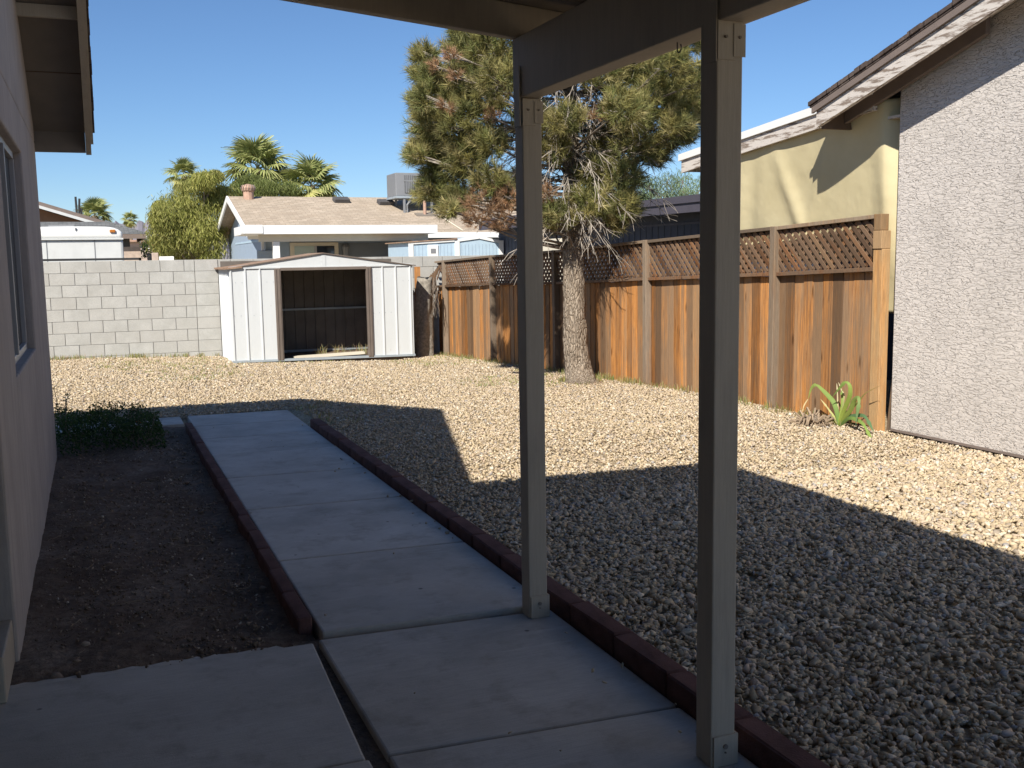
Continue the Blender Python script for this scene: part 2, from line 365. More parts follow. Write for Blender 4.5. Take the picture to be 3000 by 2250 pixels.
def raw_mesh(name, V, F, mat, col=None, parent=None, **kw):        # numpy arrays, all faces the same size
    o0 = np.array(origin(parent)) if parent else np.zeros(3)
    V = np.asarray(V, np.float32) - o0.astype(np.float32); F = np.asarray(F, np.int32); k = F.shape[1]
    me = bpy.data.meshes.new(name); me.vertices.add(len(V)); me.vertices.foreach_set('co', V.ravel())
    me.loops.add(F.size); me.loops.foreach_set('vertex_index', F.ravel())
    me.polygons.add(len(F)); me.polygons.foreach_set('loop_start', np.arange(0, F.size, k, dtype=np.int32))
    me.update(calc_edges=True)
    if col is not None:
        a = me.color_attributes.new('Col', 'FLOAT_COLOR', 'POINT'); c4 = np.ones((len(V), 4), np.float32); c4[:, :3] = col; a.data.foreach_set('color', c4.ravel())
    me.materials.append(M[mat]); o = bpy.data.objects.new(name, me); COL.objects.link(o)
    if parent: o.parent = parent
    for a, b in kw.items(): o[a] = b
    return o
def vn(x, y, seed=0):                    # smooth value noise, numpy
    x = np.asarray(x, float); y = np.asarray(y, float); xi = np.floor(x).astype(int); yi = np.floor(y).astype(int); fx = x - xi; fy = y - yi
    fx = fx * fx * (3 - 2 * fx); fy = fy * fy * (3 - 2 * fy)
    def h(a, b):
        n = (a * 374761393 + b * 668265263 + seed * 1274126177) & 0x7fffffff; n = ((n ^ (n >> 13)) * 1274126177) & 0x7fffffff
        return ((n ^ (n >> 16)) & 0xffff) / 65535.0
    return (h(xi, yi) * (1 - fx) + h(xi + 1, yi) * fx) * (1 - fy) + (h(xi, yi + 1) * (1 - fx) + h(xi + 1, yi + 1) * fx) * fy
def gz_np(x, y): return -0.23 * np.clip((y - 10) / 8.5, 0, 1) * np.clip(x / 6.1, 0, 1)

# ================================================================== THE SETTING
# ground: one sheet to the horizon, fine near the yard
def axis(lo, hi, step, far):
    a = list(np.arange(lo, hi + 1e-6, step)); g = step
    while a[-1] < far: g *= 1.5; a.append(a[-1] + g)
    g = step
    while a[0] > -far: g *= 1.5; a.insert(0, a[0] - g)
    return np.array(a)
gx = axis(-3, 7.5, 0.15, 5200); gy = axis(-4, 20, 0.15, 5200)
XX, YY = np.meshgrid(gx, gy)
ZZ = gz_np(XX, YY) - 0.018 + 0.02 * (vn(XX * 1.3, YY * 1.3, 3) - 0.5) * ((YY > 1) & (YY < 19) & (XX > 2.1))
ZZ = np.where((XX < 1.93) & (YY < 11.3), -0.12, ZZ)
ZZ = np.where((YY > 19.5) , -0.05, ZZ)
nx, ny = len(gx), len(gy); idx = np.arange(nx * ny).reshape(ny, nx)
F = np.stack([idx[:-1, :-1], idx[:-1, 1:], idx[1:, 1:], idx[1:, :-1]], -1).reshape(-1, 4)
ground = raw_mesh('ground', np.stack([XX, YY, ZZ], -1).reshape(-1, 3), F, 'ground', kind='structure', label='tan gravel and dirt ground of the yard')

# concrete walk: slabs with rounded edges and open joints
walk = thing('concrete_path', 'grey broom finished concrete walk of jointed slabs between brick edgings', None, (1.34, 6, 0), kind='structure')
def slab(parent, x0, x1, y0, y1, z, g=0.008, sk=0.07, th=0.1, near=0.0):
    y = lambda yy, x: yy - sk * (x - 0.82)
    pts = [(x0, y(y0, x0) + g, z - th), (x1 - near, y(y0, x1) + g, z - th), (x1, y(y1, x1) - g, z - th), (x0, y(y1, x0) - g, z - th)]
    MB().prism(pts, (0, 0, th)).build('slab', 'concrete', parent, bevel=0.009)
ys = [4.235, 5.39, 6.62, 7.68, 8.68, 9.55, 10.33, 11.09]
for a, b in zip(ys[:-1], ys[1:]): slab(walk, 0.825, 1.86, a, b, 0.0 - 0.004 * (a > 8))
patio = thing('concrete_patio', 'grey concrete patio slabs under the patio cover', None, (0.5, 2.5, 0), kind='structure')
for a, b in zip([-2.6, -1.3, -0.1, 0.98, 1.98, 3.09], [-1.3, -0.1, 0.98, 1.98, 3.09, 4.215]): slab(patio, 0.80, 1.86, a, b, -0.018)
for a, b in zip([-2.6, -0.6, 0.95, 1.95, 3.09], [-0.6, 0.95, 1.95, 3.09, 4.19]): slab(patio, -3.0, 0.772 if a > 3 else 0.735, a, b, -0.014 - 0.004 * (a > 3), g=0.008, sk=0.02, near=.045 if a > 3 else 0)
px_ = [(-.42, 4.19)]
for i in range(30): px_.append((-.42 + i * .036, 4.235 + .03 * (1 - i / 30) + random.uniform(-.012, .012)))
px_.append((.66, 4.192))
MB().prism([(x, y, -.09) for x, y in px_], (0, 0, .062)).build('slab_edge', 'concrete', patio)
cross = thing('concrete_walkway', 'narrow concrete strip crossing behind the low green shrub', None, (0.2, 10.8, 0), kind='structure')
for a, b in zip([-2.6, -0.9], [-0.9, 0.755]): MB().box(a + .004, b - .004, 10.56, 11.08, -0.1, -0.004).build('slab', 'concrete', cross, bevel=0.008)
MB().box(0.7, 1.9, -2.6, 4.3, -0.11, -0.05).build('joint_fill', 'dirt', patio)

# bare dirt bed beside the house
n1, n2 = 75, 330
bx, by = np.meshgrid(np.linspace(-0.42, 0.80, n1), np.linspace(4.14, 10.58, n2))
bz = -0.032 + 0.03 * (vn(bx * 2.2, by * 2.2, 5) - .5) + 0.022 * (vn(bx * 7, by * 7, 6) - .5) + 0.012 * (vn(bx * 19, by * 19, 8) - .5) + 0.006 * (vn(bx * 43, by * 43, 9) - .5)
bz = bz - 0.03 * np.clip((4.30 - by) / .1, 0, 1) - 0.015 * np.clip((bx - 0.4) / .3, 0, 1) + 0.012 * np.clip((-0.2 - bx) / .2, 0, 1)
idx = np.arange(n1 * n2).reshape(n2, n1)
F = np.stack([idx[:-1, :-1], idx[:-1, 1:], idx[1:, 1:], idx[1:, :-1]], -1).reshape(-1, 4)
bed = raw_mesh('dirt_bed', np.stack([bx, by, bz], -1).reshape(-1, 3), F, 'dirt', kind='structure', label='bare dark dirt bed between house wall and brick edging')

# loose stones: one mesh of angular pebbles
ico = np.array([(0, 1, 1.618), (0, -1, 1.618), (0, 1, -1.618), (0, -1, -1.618), (1, 1.618, 0), (-1, 1.618, 0), (1, -1.618, 0), (-1, -1.618, 0), (1.618, 0, 1), (-1.618, 0, 1), (1.618, 0, -1), (-1.618, 0, -1)]) / 1.902
icf = np.array([(0, 1, 8), (0, 9, 1), (0, 8, 4), (0, 4, 5), (0, 5, 9), (1, 6, 8), (8, 6, 10), (8, 10, 4), (4, 10, 2), (4, 2, 5), (5, 2, 11), (5, 11, 9), (9, 11, 7), (9, 7, 1), (1, 7, 6), (3, 6, 7), (3, 10, 6), (3, 2, 10), (3, 11, 2), (3, 7, 11)])
octv = np.array([(1, 0, 0), (-1, 0, 0), (0, 1, 0), (0, -1, 0), (0, 0, 1), (0, 0, -1)], float)
octf = np.array([(0, 2, 4), (2, 1, 4), (1, 3, 4), (3, 0, 4), (2, 0, 5), (1, 2, 5), (3, 1, 5), (0, 3, 5)])
PAL = 1.07 * np.array([(0.54, 0.435, 0.29), (0.48, 0.38, 0.245), (0.58, 0.48, 0.345), (0.42, 0.325, 0.215), (0.53, 0.42, 0.32), (0.66, 0.59, 0.47), (0.36, 0.30, 0.235), (0.50, 0.395, 0.25), (0.36, 0.34, 0.325)])
PP = np.array([.2, .17, .17, .11, .1, .08, .06, .08, .03])
def unit_rows(a): return a / (np.linalg.norm(a, axis=-1, keepdims=True) + 1e-9)
def stones(x, y, size, base, faces, zoff=0.0, zj=0.009, pal=PAL, pp=PP, flat=.55, zf=gz_np):
    n = len(x); nv = len(base)
    P = np.repeat(base[None], n, 0) * (1 + RNG.uniform(-.26, .26, (n, nv, 1))) + RNG.normal(0, .15, (n, nv, 3))
    for _ in range(5):                    # knock flat faces onto the pebble, as crushed stone has
        dk = unit_rows(RNG.normal(0, 1, (n, 3))); pr = np.einsum('nkj,nj->nk', P, dk)
        P -= np.maximum(pr - RNG.uniform(.42, .7, (n, 1)), 0)[..., None] * dk[:, None, :]
    P *= 1.15
    P *= (size * np.clip(RNG.lognormal(0, .3, n), .5, 2.0))[:, None, None] * np.stack([RNG.uniform(.8, 1.3, n), RNG.uniform(.6, .95, n), RNG.uniform(flat - .18, flat + .15, n)], -1)[:, None, :]
    a, b, c = RNG.uniform(0, 6.28, n), RNG.normal(0, .45, n), RNG.normal(0, .45, n)
    ca, sa, cb, sb, cc, sc = np.cos(a), np.sin(a), np.cos(b), np.sin(b), np.cos(c), np.sin(c); z0 = np.zeros(n); o1 = np.ones(n)
    Rz = np.stack([np.stack([ca, -sa, z0], -1), np.stack([sa, ca, z0], -1), np.stack([z0, z0, o1], -1)], 1)
    Ry = np.stack([np.stack([cb, z0, sb], -1), np.stack([z0, o1, z0], -1), np.stack([-sb, z0, cb], -1)], 1)
    Rx = np.stack([np.stack([o1, z0, z0], -1), np.stack([z0, cc, -sc], -1), np.stack([z0, sc, cc], -1)], 1)
    P = np.einsum('nij,nkj->nki', Rz @ Ry @ Rx, P)
    P += np.stack([x, y, zf(x, y) + zoff + RNG.uniform(-.4, 1, n) * zj], -1)[:, None, :]
    C = pal[RNG.choice(len(pal), n, p=pp / pp.sum())] * RNG.uniform(.8, 1.15, (n, 1))
    Fc = faces[None] + (np.arange(n) * nv)[:, None, None]
    return P.reshape(-1, 3), Fc.reshape(-1, 3), np.repeat(C, nv, 0)
def scatter(x0, x1, y0, y1, dens, keep):
    n = int((x1 - x0) * (y1 - y0) * dens); x = RNG.uniform(x0, x1, n); y = RNG.uniform(y0, y1, n); k = keep(x, y); return x[k], y[k]
def inyard(x, y):
    return ((x > 1.985) | (y > 11.1)) & ~((x > 2.05) & (x < 5.0) & (y > 17.1)) & (x < np.where(y < 7, 6.5, 6.45 - np.clip((y - 9) * .036, 0, .4)) )
parts = []
def patchy(x, y): return inyard(x, y) & (RNG.random(len(x)) < .62 + .5 * vn(x * 1.7, y * 1.7, 91))
nearx, neary = scatter(1.98, 6.5, 1.6, 6.0, 2700, patchy); parts.append(stones(nearx, neary, .0152, ico, icf))
mx_, my_ = scatter(1.98, 6.5, 6.0, 9.6, 2300, patchy); parts.append(stones(mx_, my_, .0142, octv, octf))
fx_, fy_ = scatter(-0.6, 6.5, 9.6, 13.5, 1750, patchy); parts.append(stones(fx_, fy_, .0145, octv, octf))
ex_, ey_ = scatter(-1.2, 6.5, 13.5, 18.7, 1250, patchy); parts.append(stones(ex_, ey_, .0165, octv, octf))
kx, ky = scatter(1.6, 1.86, 2.2, 9.5, 26, lambda x, y: RNG.random(len(x)) < ((x - 1.58) / .28) ** 2); parts.append(stones(kx, ky, .010, ico, icf, .006, .001))
kx, ky = scatter(.83, 1.85, 2.2, 10.9, 2.2, lambda x, y: x > 0); parts.append(stones(kx, ky, .007, ico, icf, .004, .001))
V = []; Fs = []; Cs = []; off = 0
for v, f, c in parts: V.append(v); Fs.append(f + off); Cs.append(c); off += len(v)
raw_mesh('gravel', np.concatenate(V), np.concatenate(Fs), 'stone', np.concatenate(Cs), kind='stuff', label='loose tan crushed stone gravel spread across the yard', category='gravel')
# crumbs and small stones on the dirt bed
zb = lambda x, y: np.full_like(x, -0.03) + 0.03 * (vn(x * 2.2, y * 2.2, 5) - .5) + 0.022 * (vn(x * 7, y * 7, 6) - .5)
cx, cy = scatter(-.36, .70, 4.2, 10.4, 900, lambda x, y: vn(x * 3, y * 3, 21) > .35)
dpal = np.array([(.17, .125, .09), (.25, .19, .15), (.35, .28, .22), (.52, .46, .38)]); dpp = np.array([.5, .3, .15, .05])
a = stones(cx, cy, .0075, octv, octf, 0, .005, dpal, dpp, .7, zb)
cx, cy = scatter(-.36, .70, 4.2, 10.4, 40, lambda x, y: x > -9); b = stones(cx, cy, .013, ico, icf, 0, .006, dpal, dpp, .7, zb)
raw_mesh('soil_crumbs', np.concatenate([a[0], b[0]]), np.concatenate([a[1], b[1] + len(a[0])]), 'stone', np.concatenate([a[2], b[2]]), kind='stuff', label='small clods and pebbles scattered over the dirt bed', category='soil crumbs')

# brick edgings
def edging(name, label, x, w, y0, y1, ztop, h, ln):
    r = thing(name, label, 'brick edging', (x, (y0 + y1) / 2, ztop - h), group='brick edgings along the walk')
    me = [chamfer_mesh('brick', w, ln - .008, h, .007, 'brick') for _ in range(3)]
    for m in me:
        for v in m.vertices: v.co += Vector((random.uniform(-.003, .003), random.uniform(-.002, .002), random.uniform(-.003, .003)))
    y = y0
    while y < y1 - .02:
        if y + ln * .5 > y1: break
        place('brick', random.choice(me), r, (x + random.uniform(-.004, .004), y + ln / 2, ztop - h / 2 + random.uniform(-.005, .004)), (random.uniform(-.012, .012), random.uniform(-.02, .02), random.uniform(-.015, .015)))
        y += ln
    return r
edging('brick_edging', 'red brick edging between the walk and the gravel', 1.918, .095, 0.6, 9.75, .062, .15, .42)
edging('brick_edging', 'red brick edging between the walk and the dirt bed', 0.775, .068, 4.36, 10.5, .032, .14, .40)

# far ridge and background
hp = []; 
for i in range(60):
    u = i / 59; px = 150 + 420 * u
    hgt = 470 + 60 * abs(u - .45) ** .9 + 7 * math.sin(i * 1.7) + 5 * math.sin(i * .63 + 1)
    hp.append((PY(px, hgt, 3200), PY(px, 600, 3000)))
m = MB()
for i in range(59):
    (a, b), (c, d) = hp[i], hp[i + 1]; a2 = a + Vector((0, 900, -a.z - 20)); c2 = c + Vector((0, 900, -c.z - 20))
    m.quad(Vector((b.x, b.y, -5)), Vector((d.x, d.y, -5)), c, a); m.quad(a, c, c2, a2)
m.build('hill', 'hill', kind='structure', label='distant bare mountain ridge beyond the houses')

# ================================================================== OUR HOUSE (left)
XW = -0.38
house = thing('house', 'grey stucco house with recessed window and wide gable overhang beside dirt bed', 'house', (XW, 7, 0))
YP, ZP, YF, ZF, YN = 6.38, 4.30, 9.47, 2.715, 3.35        # ridge, far eave, near eave on the top of the roof
SLP = (ZP - ZF) / (YF - YP)
zr = lambda y: ZP - SLP * abs(y - YP)
TH = 0.20
w = MB(); wy0, wy1, wz0, wz1 = 5.52, 7.42, 1.05, 2.32     # window opening
XB = XW - 0.28
w.box(XB, XW, 4.5, wy0, -.1, 2.6); w.box(XB, XW, wy1, 9.38, -.1, 2.6); w.box(XB, XW, wy0, wy1, -.1, wz0); w.box(XB, XW, wy0, wy1, wz1, 2.6)
w.prism([(XB, 4.5, 2.6), (XB, 9.38, 2.6), (XB, YP, zr(YP) - TH - .02), (XB, 4.5, zr(4.5) - TH - .02)][0:2] + [(XB, 9.38, zr(9.38) - .03), (XB, YP, zr(YP) - .03), (XB, 4.5, zr(4.5) - .03)], (.28, 0, 0))
w.box(-7, XB, 4.5, 4.7, -.1, 2.9); w.box(-7, XB, 9.18, 9.38, -.1, 2.55)
w.build('wall', 'house', house, bevel=.012)
MB().box(XB - .02, XW - .10, wy0 + .02, wy1 - .02, wz0, wz1).build('reveal_backing', 'darkmetal', house)
win = MB(); xf = XW - .085
for (a, b, c, d) in ((wy0 + .02, wy0 + .06, wz0, wz1), (wy1 - .06, wy1 - .02, wz0, wz1), (wy0 + .02, wy1 - .02, wz0 + .0, wz0 + .045), (wy0 + .02, wy1 - .02, wz1 - .045, wz1)): win.box(xf, xf + .035, a, b, c, d)
wo = win.build('window', 'alu', house, bevel=.004)
MB().box(xf + .01, xf + .045, 6.43, 6.47, wz0 + .04, wz1 - .04).build('mullion', 'alu', wo, bevel=.003)
MB().box(xf + .012, xf + .016, wy0 + .05, 6.44, wz0 + .04, wz1 - .04).build('pane', 'glass', wo)
MB().box(xf + .004, xf + .008, 6.46, wy1 - .05, wz0 + .04, wz1 - .04).build('pane', 'screen', wo)
XE = 0.05                                                  # outer face of the rake
def slope_slab(mb, x0, x1, ya, yb, t0, t1):                # slab lying in the roof slope between depths t0 and t1 below its top
    mb.prism([(x0, ya, zr(ya) - t1), (x0, yb, zr(yb) - t1), (x0, yb, zr(yb) - t0), (x0, ya, zr(ya) - t0)], (x1 - x0, 0, 0))
rb = MB(); slope_slab(rb, -7, XE - .045, YP, YF - .0, .0, .04); slope_slab(rb, -7, XE - .045, YN, YP, .0, .04)
rb.build('roof_deck', 'soffit', house)
sh = MB(); slope_slab(sh, -7, XE + .035, YP, YF + .03, -.03, -.002); slope_slab(sh, -7, XE + .035, YN, YP, -.03, -.002)
roof = sh.build('roof', 'brownroof', house)
k = MB(); 
for i in range(24):
    y = YF + .03 - .14 * i
    if y < YN + .3: break
    slope_slab(k, XE + .02, XE + .035 + random.uniform(.000, .006), y - .13, y, -.032 - random.uniform(0, .004), -.006)
k.build('shingle_edge', 'brownroof', roof)
r_ = MB(); slope_slab(r_, XE - .042, XE, YP, YF, .005, TH); slope_slab(r_, XE - .042, XE, YN, YP, .005, TH); r_.build('rake_board', 'taupe', house)
r_ = MB(); slope_slab(r_, XE + .001, XE + .02, YP, YF + .01, -.001, .105); slope_slab(r_, XE + .001, XE + .02, YN, YP, -.001, .105); r_.build('rake_trim', 'taupe', house)
MB().box(-7, XE - .043, YF - .04, YF, ZF - .185, ZF - .005).build('fascia', 'soffit', house)
for y in (8.05, 6.75, 5.4):
    MB().bar((XW - .02, y, zr(y) - .085), (XE - .044, y, zr(y) - .085), .04, .085).build('outlooker', 'taupe', house)
MB().bar((XW - .01, 8.72, zr(8.72) - .044), (XE - .044, 8.72, zr(8.72) - .044), .006, .006).build('soffit_seam', 'brownbeam', house)
MB().box(-.55, -.395, 4.06, 4.5, -.02, .16).build('wall_base_block', 'taupe', house, bevel=.006)
# unseen house behind the viewer, added to enclose and darken the patio
MB().box(-3.2, -3.0, -4.4, 4.5, -.1, 2.9).box(-3.2, -1.2, -4.6, -4.4, -.1, 2.75).build('unseen_patio_wall', 'house', house)
MB().box(-9, -2.6, -4.8, 4.0, 2.95, 3.12).build('unseen_rear_roof', 'brownroof', house)

# ================================================================== PATIO COVER
cover = thing('patio_cover', 'taupe painted wood patio cover on square posts over the walk', 'patio cover', (1.76, 3.4, 0))
zu = lambda x: 2.525 + .09 * (1.70 - x)                     # underside of the rafters
def post(x, y, ztop):
    p = MB().box(x, x + .089, y, y + .089, -.018, ztop).build('post', 'taupe', cover, bevel=.005)
    MB().box(x + .006, x + .096, y - .008, y - .001, -.016, .085).box(x + .09, x + .096, y + .001, y + .086, -.016, .085).build('post_base', 'taupe', p, bevel=.001)
    for z in (.05, .03): MB().tube([(x + .048, y - .013, z), (x + .048, y - .005, z)], .008 if z > .04 else .003, 10).build('bolt', 'soffit', p)
    cap = MB().box(1.7085, 1.7125, y - .002, y + .06, ztop - .12, ztop + .13).box(x, x + .06, y - .0045, y - .001, ztop - .115, ztop - .005)
    cap.box(x + .052, x + .0935, y - .0075, y - .005, ztop - .105, ztop - .012).build('post_cap', 'taupe', p, bevel=.001)
    for dx in (.025, .072): MB().tube([(x + dx, y - .012, ztop - .05), (x + dx, y - .004, ztop - .05)], .0045, 8).build('bolt', 'soffit', p)
    return p
post(1.722, 4.055, 2.268); post(1.714, 2.585, 2.275); post(1.716, -1.2, 2.272); post(1.716, -4.0, 2.272)
MB().box(1.718, 1.808, -4.1, 4.148, 2.27, 2.522).build('beam', 'taupe', cover, bevel=.005)
hk = PX(1460, 82, 1.76); hook = MB().tube([(1.765, hk.y, 2.272), (1.765, hk.y, 2.25)] + [(1.765, hk.y - .012 + .012 * math.cos(t), 2.25 - .014 * math.sin(t)) for t in np.linspace(0, 3.9, 9)], .0022, 6).build('hook', 'darkmetal', cover)
def rafter(name, y, th, x0=-2.95, x1=2.30, hgt=.14):
    MB().prism([(x0, y, zu(x0)), (x1, y, zu(x1)), (x1, y, zu(x1) + hgt), (x0, y, zu(x0) + hgt)], (0, th, 0)).build(name, 'taupe' if name == 'rim_joist' else 'soffit', cover, bevel=.004)
rafter('rim_joist', 4.11, .04)
MB().bar((-2.95, 4.158, zu(-2.95) + .012), (2.30, 4.158, zu(2.30) + .012), .012, .02).build('drip_lip', 'taupe', cover)
y = 3.5
while y > -4.1: rafter('rafter', y, .04); y -= .61
MB().prism([(-3.0, -4.2, zu(-3.0) + .142), (2.345, -4.2, zu(2.345) + .142), (2.345, -4.2, zu(2.345) + .24), (-3.0, -4.2, zu(-3.0) + .24)], (0, 8.365, 0)).build('roof_panel', 'soffit', cover)
MB().prism([(2.302, -4.2, zu(2.3) - .01), (2.342, -4.2, zu(2.3) - .01), (2.342, -4.2, zu(2.3) + .14), (2.302, -4.2, zu(2.3) + .14)], (0, 8.355, 0)).build('eave_fascia', 'taupe', cover)

# ================================================================== BLOCK WALL
YB = 18.75
bw = thing('block_wall', 'light grey concrete block wall at the back of the gravel yard', 'block wall', (2.5, YB, -.1))
me = [chamfer_mesh('block', .389, .19, .198, .003, 'block') for _ in range(2)]
meh = chamfer_mesh('block', .389, .20, .199, .003, 'block')
ZT = 1.645; pil0 = PY(573 / S, 620, YB).x; pil1 = pil0 + .40
xr = [PY(x / S, 600, YB).x for x in ((0 + 371 / 2.074), (0 + 297 / 2.074))]
for r in range(10):
    zc = ZT - .1 - .203 * r; x0 = xr[r % 2]; x = x0 - .39 * math.ceil((x0 + 2.2) / .397)
    st = .397; x = x0 - st * 6
    while x < 7.4:
        c = x + st / 2
        lo_, hi_ = x, x + st
        for a_, b_ in ((lo_, min(hi_, pil0)), (max(lo_, pil1), hi_)):
            if b_ - a_ > .03: place('block', random.choice(me), bw, ((a_ + b_) / 2, YB + .1 + random.uniform(-.002, .002), zc), scale=((b_ - a_ - .006) / .391, 1, 1))
        x += st
    place('block', meh, bw, ((pil0 + pil1) / 2, YB + .088, zc))
MB().box(-2.2, 7.4, YB + .02, YB + .19, -.4, ZT - .01).build('mortar_core', 'mortar', bw)

# ================================================================== METAL SHED
fl = G(505, 783); fr = G(894.5, 768)
sx0, sy0 = fl.x, fl.y; SY = sy0 + .03; sx1 = PY(893, 680, SY).x
shed = thing('garden_shed', 'open white steel garden shed with brown door jambs and low gable roof', 'shed', ((sx0 + sx1) / 2, SY, -.1))
zs = gz(sx0, SY) - .01; zse = PY(894, 768.5, SY).z
ZW = PY(495.5, 580, SY).z; ZPK = PY(700, 549, SY).z; SD = YB - .06 - SY
sxa = lambda px: PY(px, 680, SY).x
zb0 = lambda x: zs + (zse - zs) * (x - sx0) / (sx1 - sx0)
C2 = lambda cx: (450 + cx / 2.212) / S
dl, dr = sxa(C2(835)), sxa(C2(1385))                       # door opening
dzt = PY(700, (350 + 975 / 2.212) / S, SY).z
def ribbed(name, x0, x1, mat, z1, pitch=.19, parent=shed, y=SY, face=-1):
    m = MB().add([(x0, y, zb0(x0)), (x1, y, zb0(x1)), (x1, y, z1), (x0, y, z1), (x0, y + .012, zb0(x0)), (x1, y + .012, zb0(x1)), (x1, y + .012, z1), (x0, y + .012, z1)],
                 [(0, 1, 2, 3), (5, 4, 7, 6), (3, 2, 6, 7), (1, 5, 6, 2), (4, 0, 3, 7)])
    o = m.build(name, mat, parent)
    return o
def rib(x, z0, z1, parent, y, mat='steel', wd=.036, dp=.02):
    MB().prism([(x - wd / 2, y - .001, z0), (x - wd / 4, y - dp, z0), (x + wd / 4, y - dp, z0), (x + wd / 2, y - .001, z0)], (0, 0, z1 - z0)).build('rib', mat, parent)
for nm, x0, x1, rs in (('front_panel', sx0, dl - .06, (492 + 20, 605, 700)), ('front_panel', dr + .06, sx1, (1490, 1575, 1668))):
    p = ribbed(nm, x0, x1, 'steel', ZW)
    for c in rs: x = sxa(C2(c)); rib(x, zb0(x), ZW - .005, p, SY)
    for i in range(14): MB().tube([(x0 + .03 + (x1 - x0 - .06) * ((i * .618) % 1), SY - .006, zb0(x0) + [.02, .78, 1.33][i % 3]), (x0 + .03 + (x1 - x0 - .06) * ((i * .618) % 1), SY, zb0(x0) + [.02, .78, 1.33][i % 3])], .006, 6).build('screw', 'rail', p)
for xa, xb in ((dl - .11, dl - .005), (dr - .005, dr + .09)):
    j = MB().box(xa, xb, SY - .035, SY + .03, zb0(xa) + .01, ZW - .01).build('door_jamb', 'shedbrown', shed, bevel=.004)
    MB().box(xa + .02, xa + .032, SY - .046, SY - .034, zb0(xa) + .03, ZW - .03).box(xb - .032, xb - .02, SY - .046, SY - .034, zb0(xa) + .03, ZW - .03).build('jamb_flange', 'shedbrown', j)
MB().box(dl - .005, dr + .005, SY - .03, SY + .03, dzt, ZW - .004).build('door_header', 'shedbrown', shed, bevel=.004)
MB().prism([(sx0 - .01, SY - .03, zs - .0), (sx1 + .01, SY - .03, zse), (sx1 + .01, SY - .03, zse + .035), (sx0 - .01, SY - .03, zs + .035)], (0, .09, 0)).build('floor_track', 'rail', shed)
xm = (sx0 + sx1) / 2
gp = MB().prism([(sx0 - .01, SY - .012, ZW + .004), (sx1 + .01, SY - .012, ZW + .004), (sx1 + .01, SY - .012, ZW + .02), (xm, SY - .012, ZPK), (sx0 - .01, SY - .012, ZW + .02)], (0, .02, 0)).build('gable_panel', 'steel', shed)
MB().box(xm - .035, xm + .035, SY - .02, SY - .013, ZW + .01, ZPK - .02).build('gable_seam', 'steel', gp)
MB().box(sx0, sx1, SY - .022, SY - .013, ZW - .012, ZW + .012).build('gable_rail', 'steel', gp)
sd = MB(); sd.box(sx0 - .0, sx0 + .012, SY + .013, SY + SD, -.12, ZW); so_ = sd.build('side_panel', 'steel', shed)
for i in range(8):
    y = SY + .1 + i * .19; MB().prism([(sx0 + .001, y - .03, -.1), (sx0 - .03, y - .012, -.1), (sx0 - .03, y + .012, -.1), (sx0 + .001, y + .03, -.1)], (0, 0, ZW + .08)).build('rib', 'steel', so_)
MB().box(sx1 - .012, sx1, SY + .013, SY + SD, -.2, ZW).build('side_panel', 'steel', shed)
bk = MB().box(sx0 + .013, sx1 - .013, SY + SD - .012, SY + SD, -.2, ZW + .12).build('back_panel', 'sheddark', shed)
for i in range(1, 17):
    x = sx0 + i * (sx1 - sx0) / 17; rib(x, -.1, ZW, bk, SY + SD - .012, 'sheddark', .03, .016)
MB().box(sx0 + .013, sx1 - .013, SY + SD - .05, SY + SD - .03, .70, .735).build('mid_brace', 'rail', shed)
MB().box(sx0 + .013, sx1 - .013, SY + SD - .05, SY + SD - .03, -.06, -.02).build('floor_brace', 'rail', shed)
MB().box(sx0 + .02, sx1 - .02, SY + .06, SY + SD - .02, -.2, zs - .004).build('shed_floor', 'dirt', shed)
for sgn, xe, nm in ((-1, sx0 - .09, 'roof_panel'), (1, sx1 + .06, 'roof_panel')):
    a = (xe, SY - .03, ZW - .012); b = (xm, SY - .03, ZPK + .012)
    rp = MB().prism([a, b, (b[0], b[1], b[2] + .014), (a[0], a[1], a[2] + .014)], (0, SD + .06, 0)).build('roof_panel', 'rust' if sgn < 0 else 'shedbrown', shed)
    MB().bar((a[0], a[1] - .004, a[2] + .004), (b[0], b[1] - .004, b[2] + .004), .008, .014).build('roof_trim', 'shedbrown', rp)
    if sgn < 0:
        for i in range(9): MB().bar((xe - .005, SY - .02 + i * .19, ZW - .004), (xe + .3, SY - .02 + i * .19, ZW + .02), .05, .03).build('roof_rib', 'rust', rp)
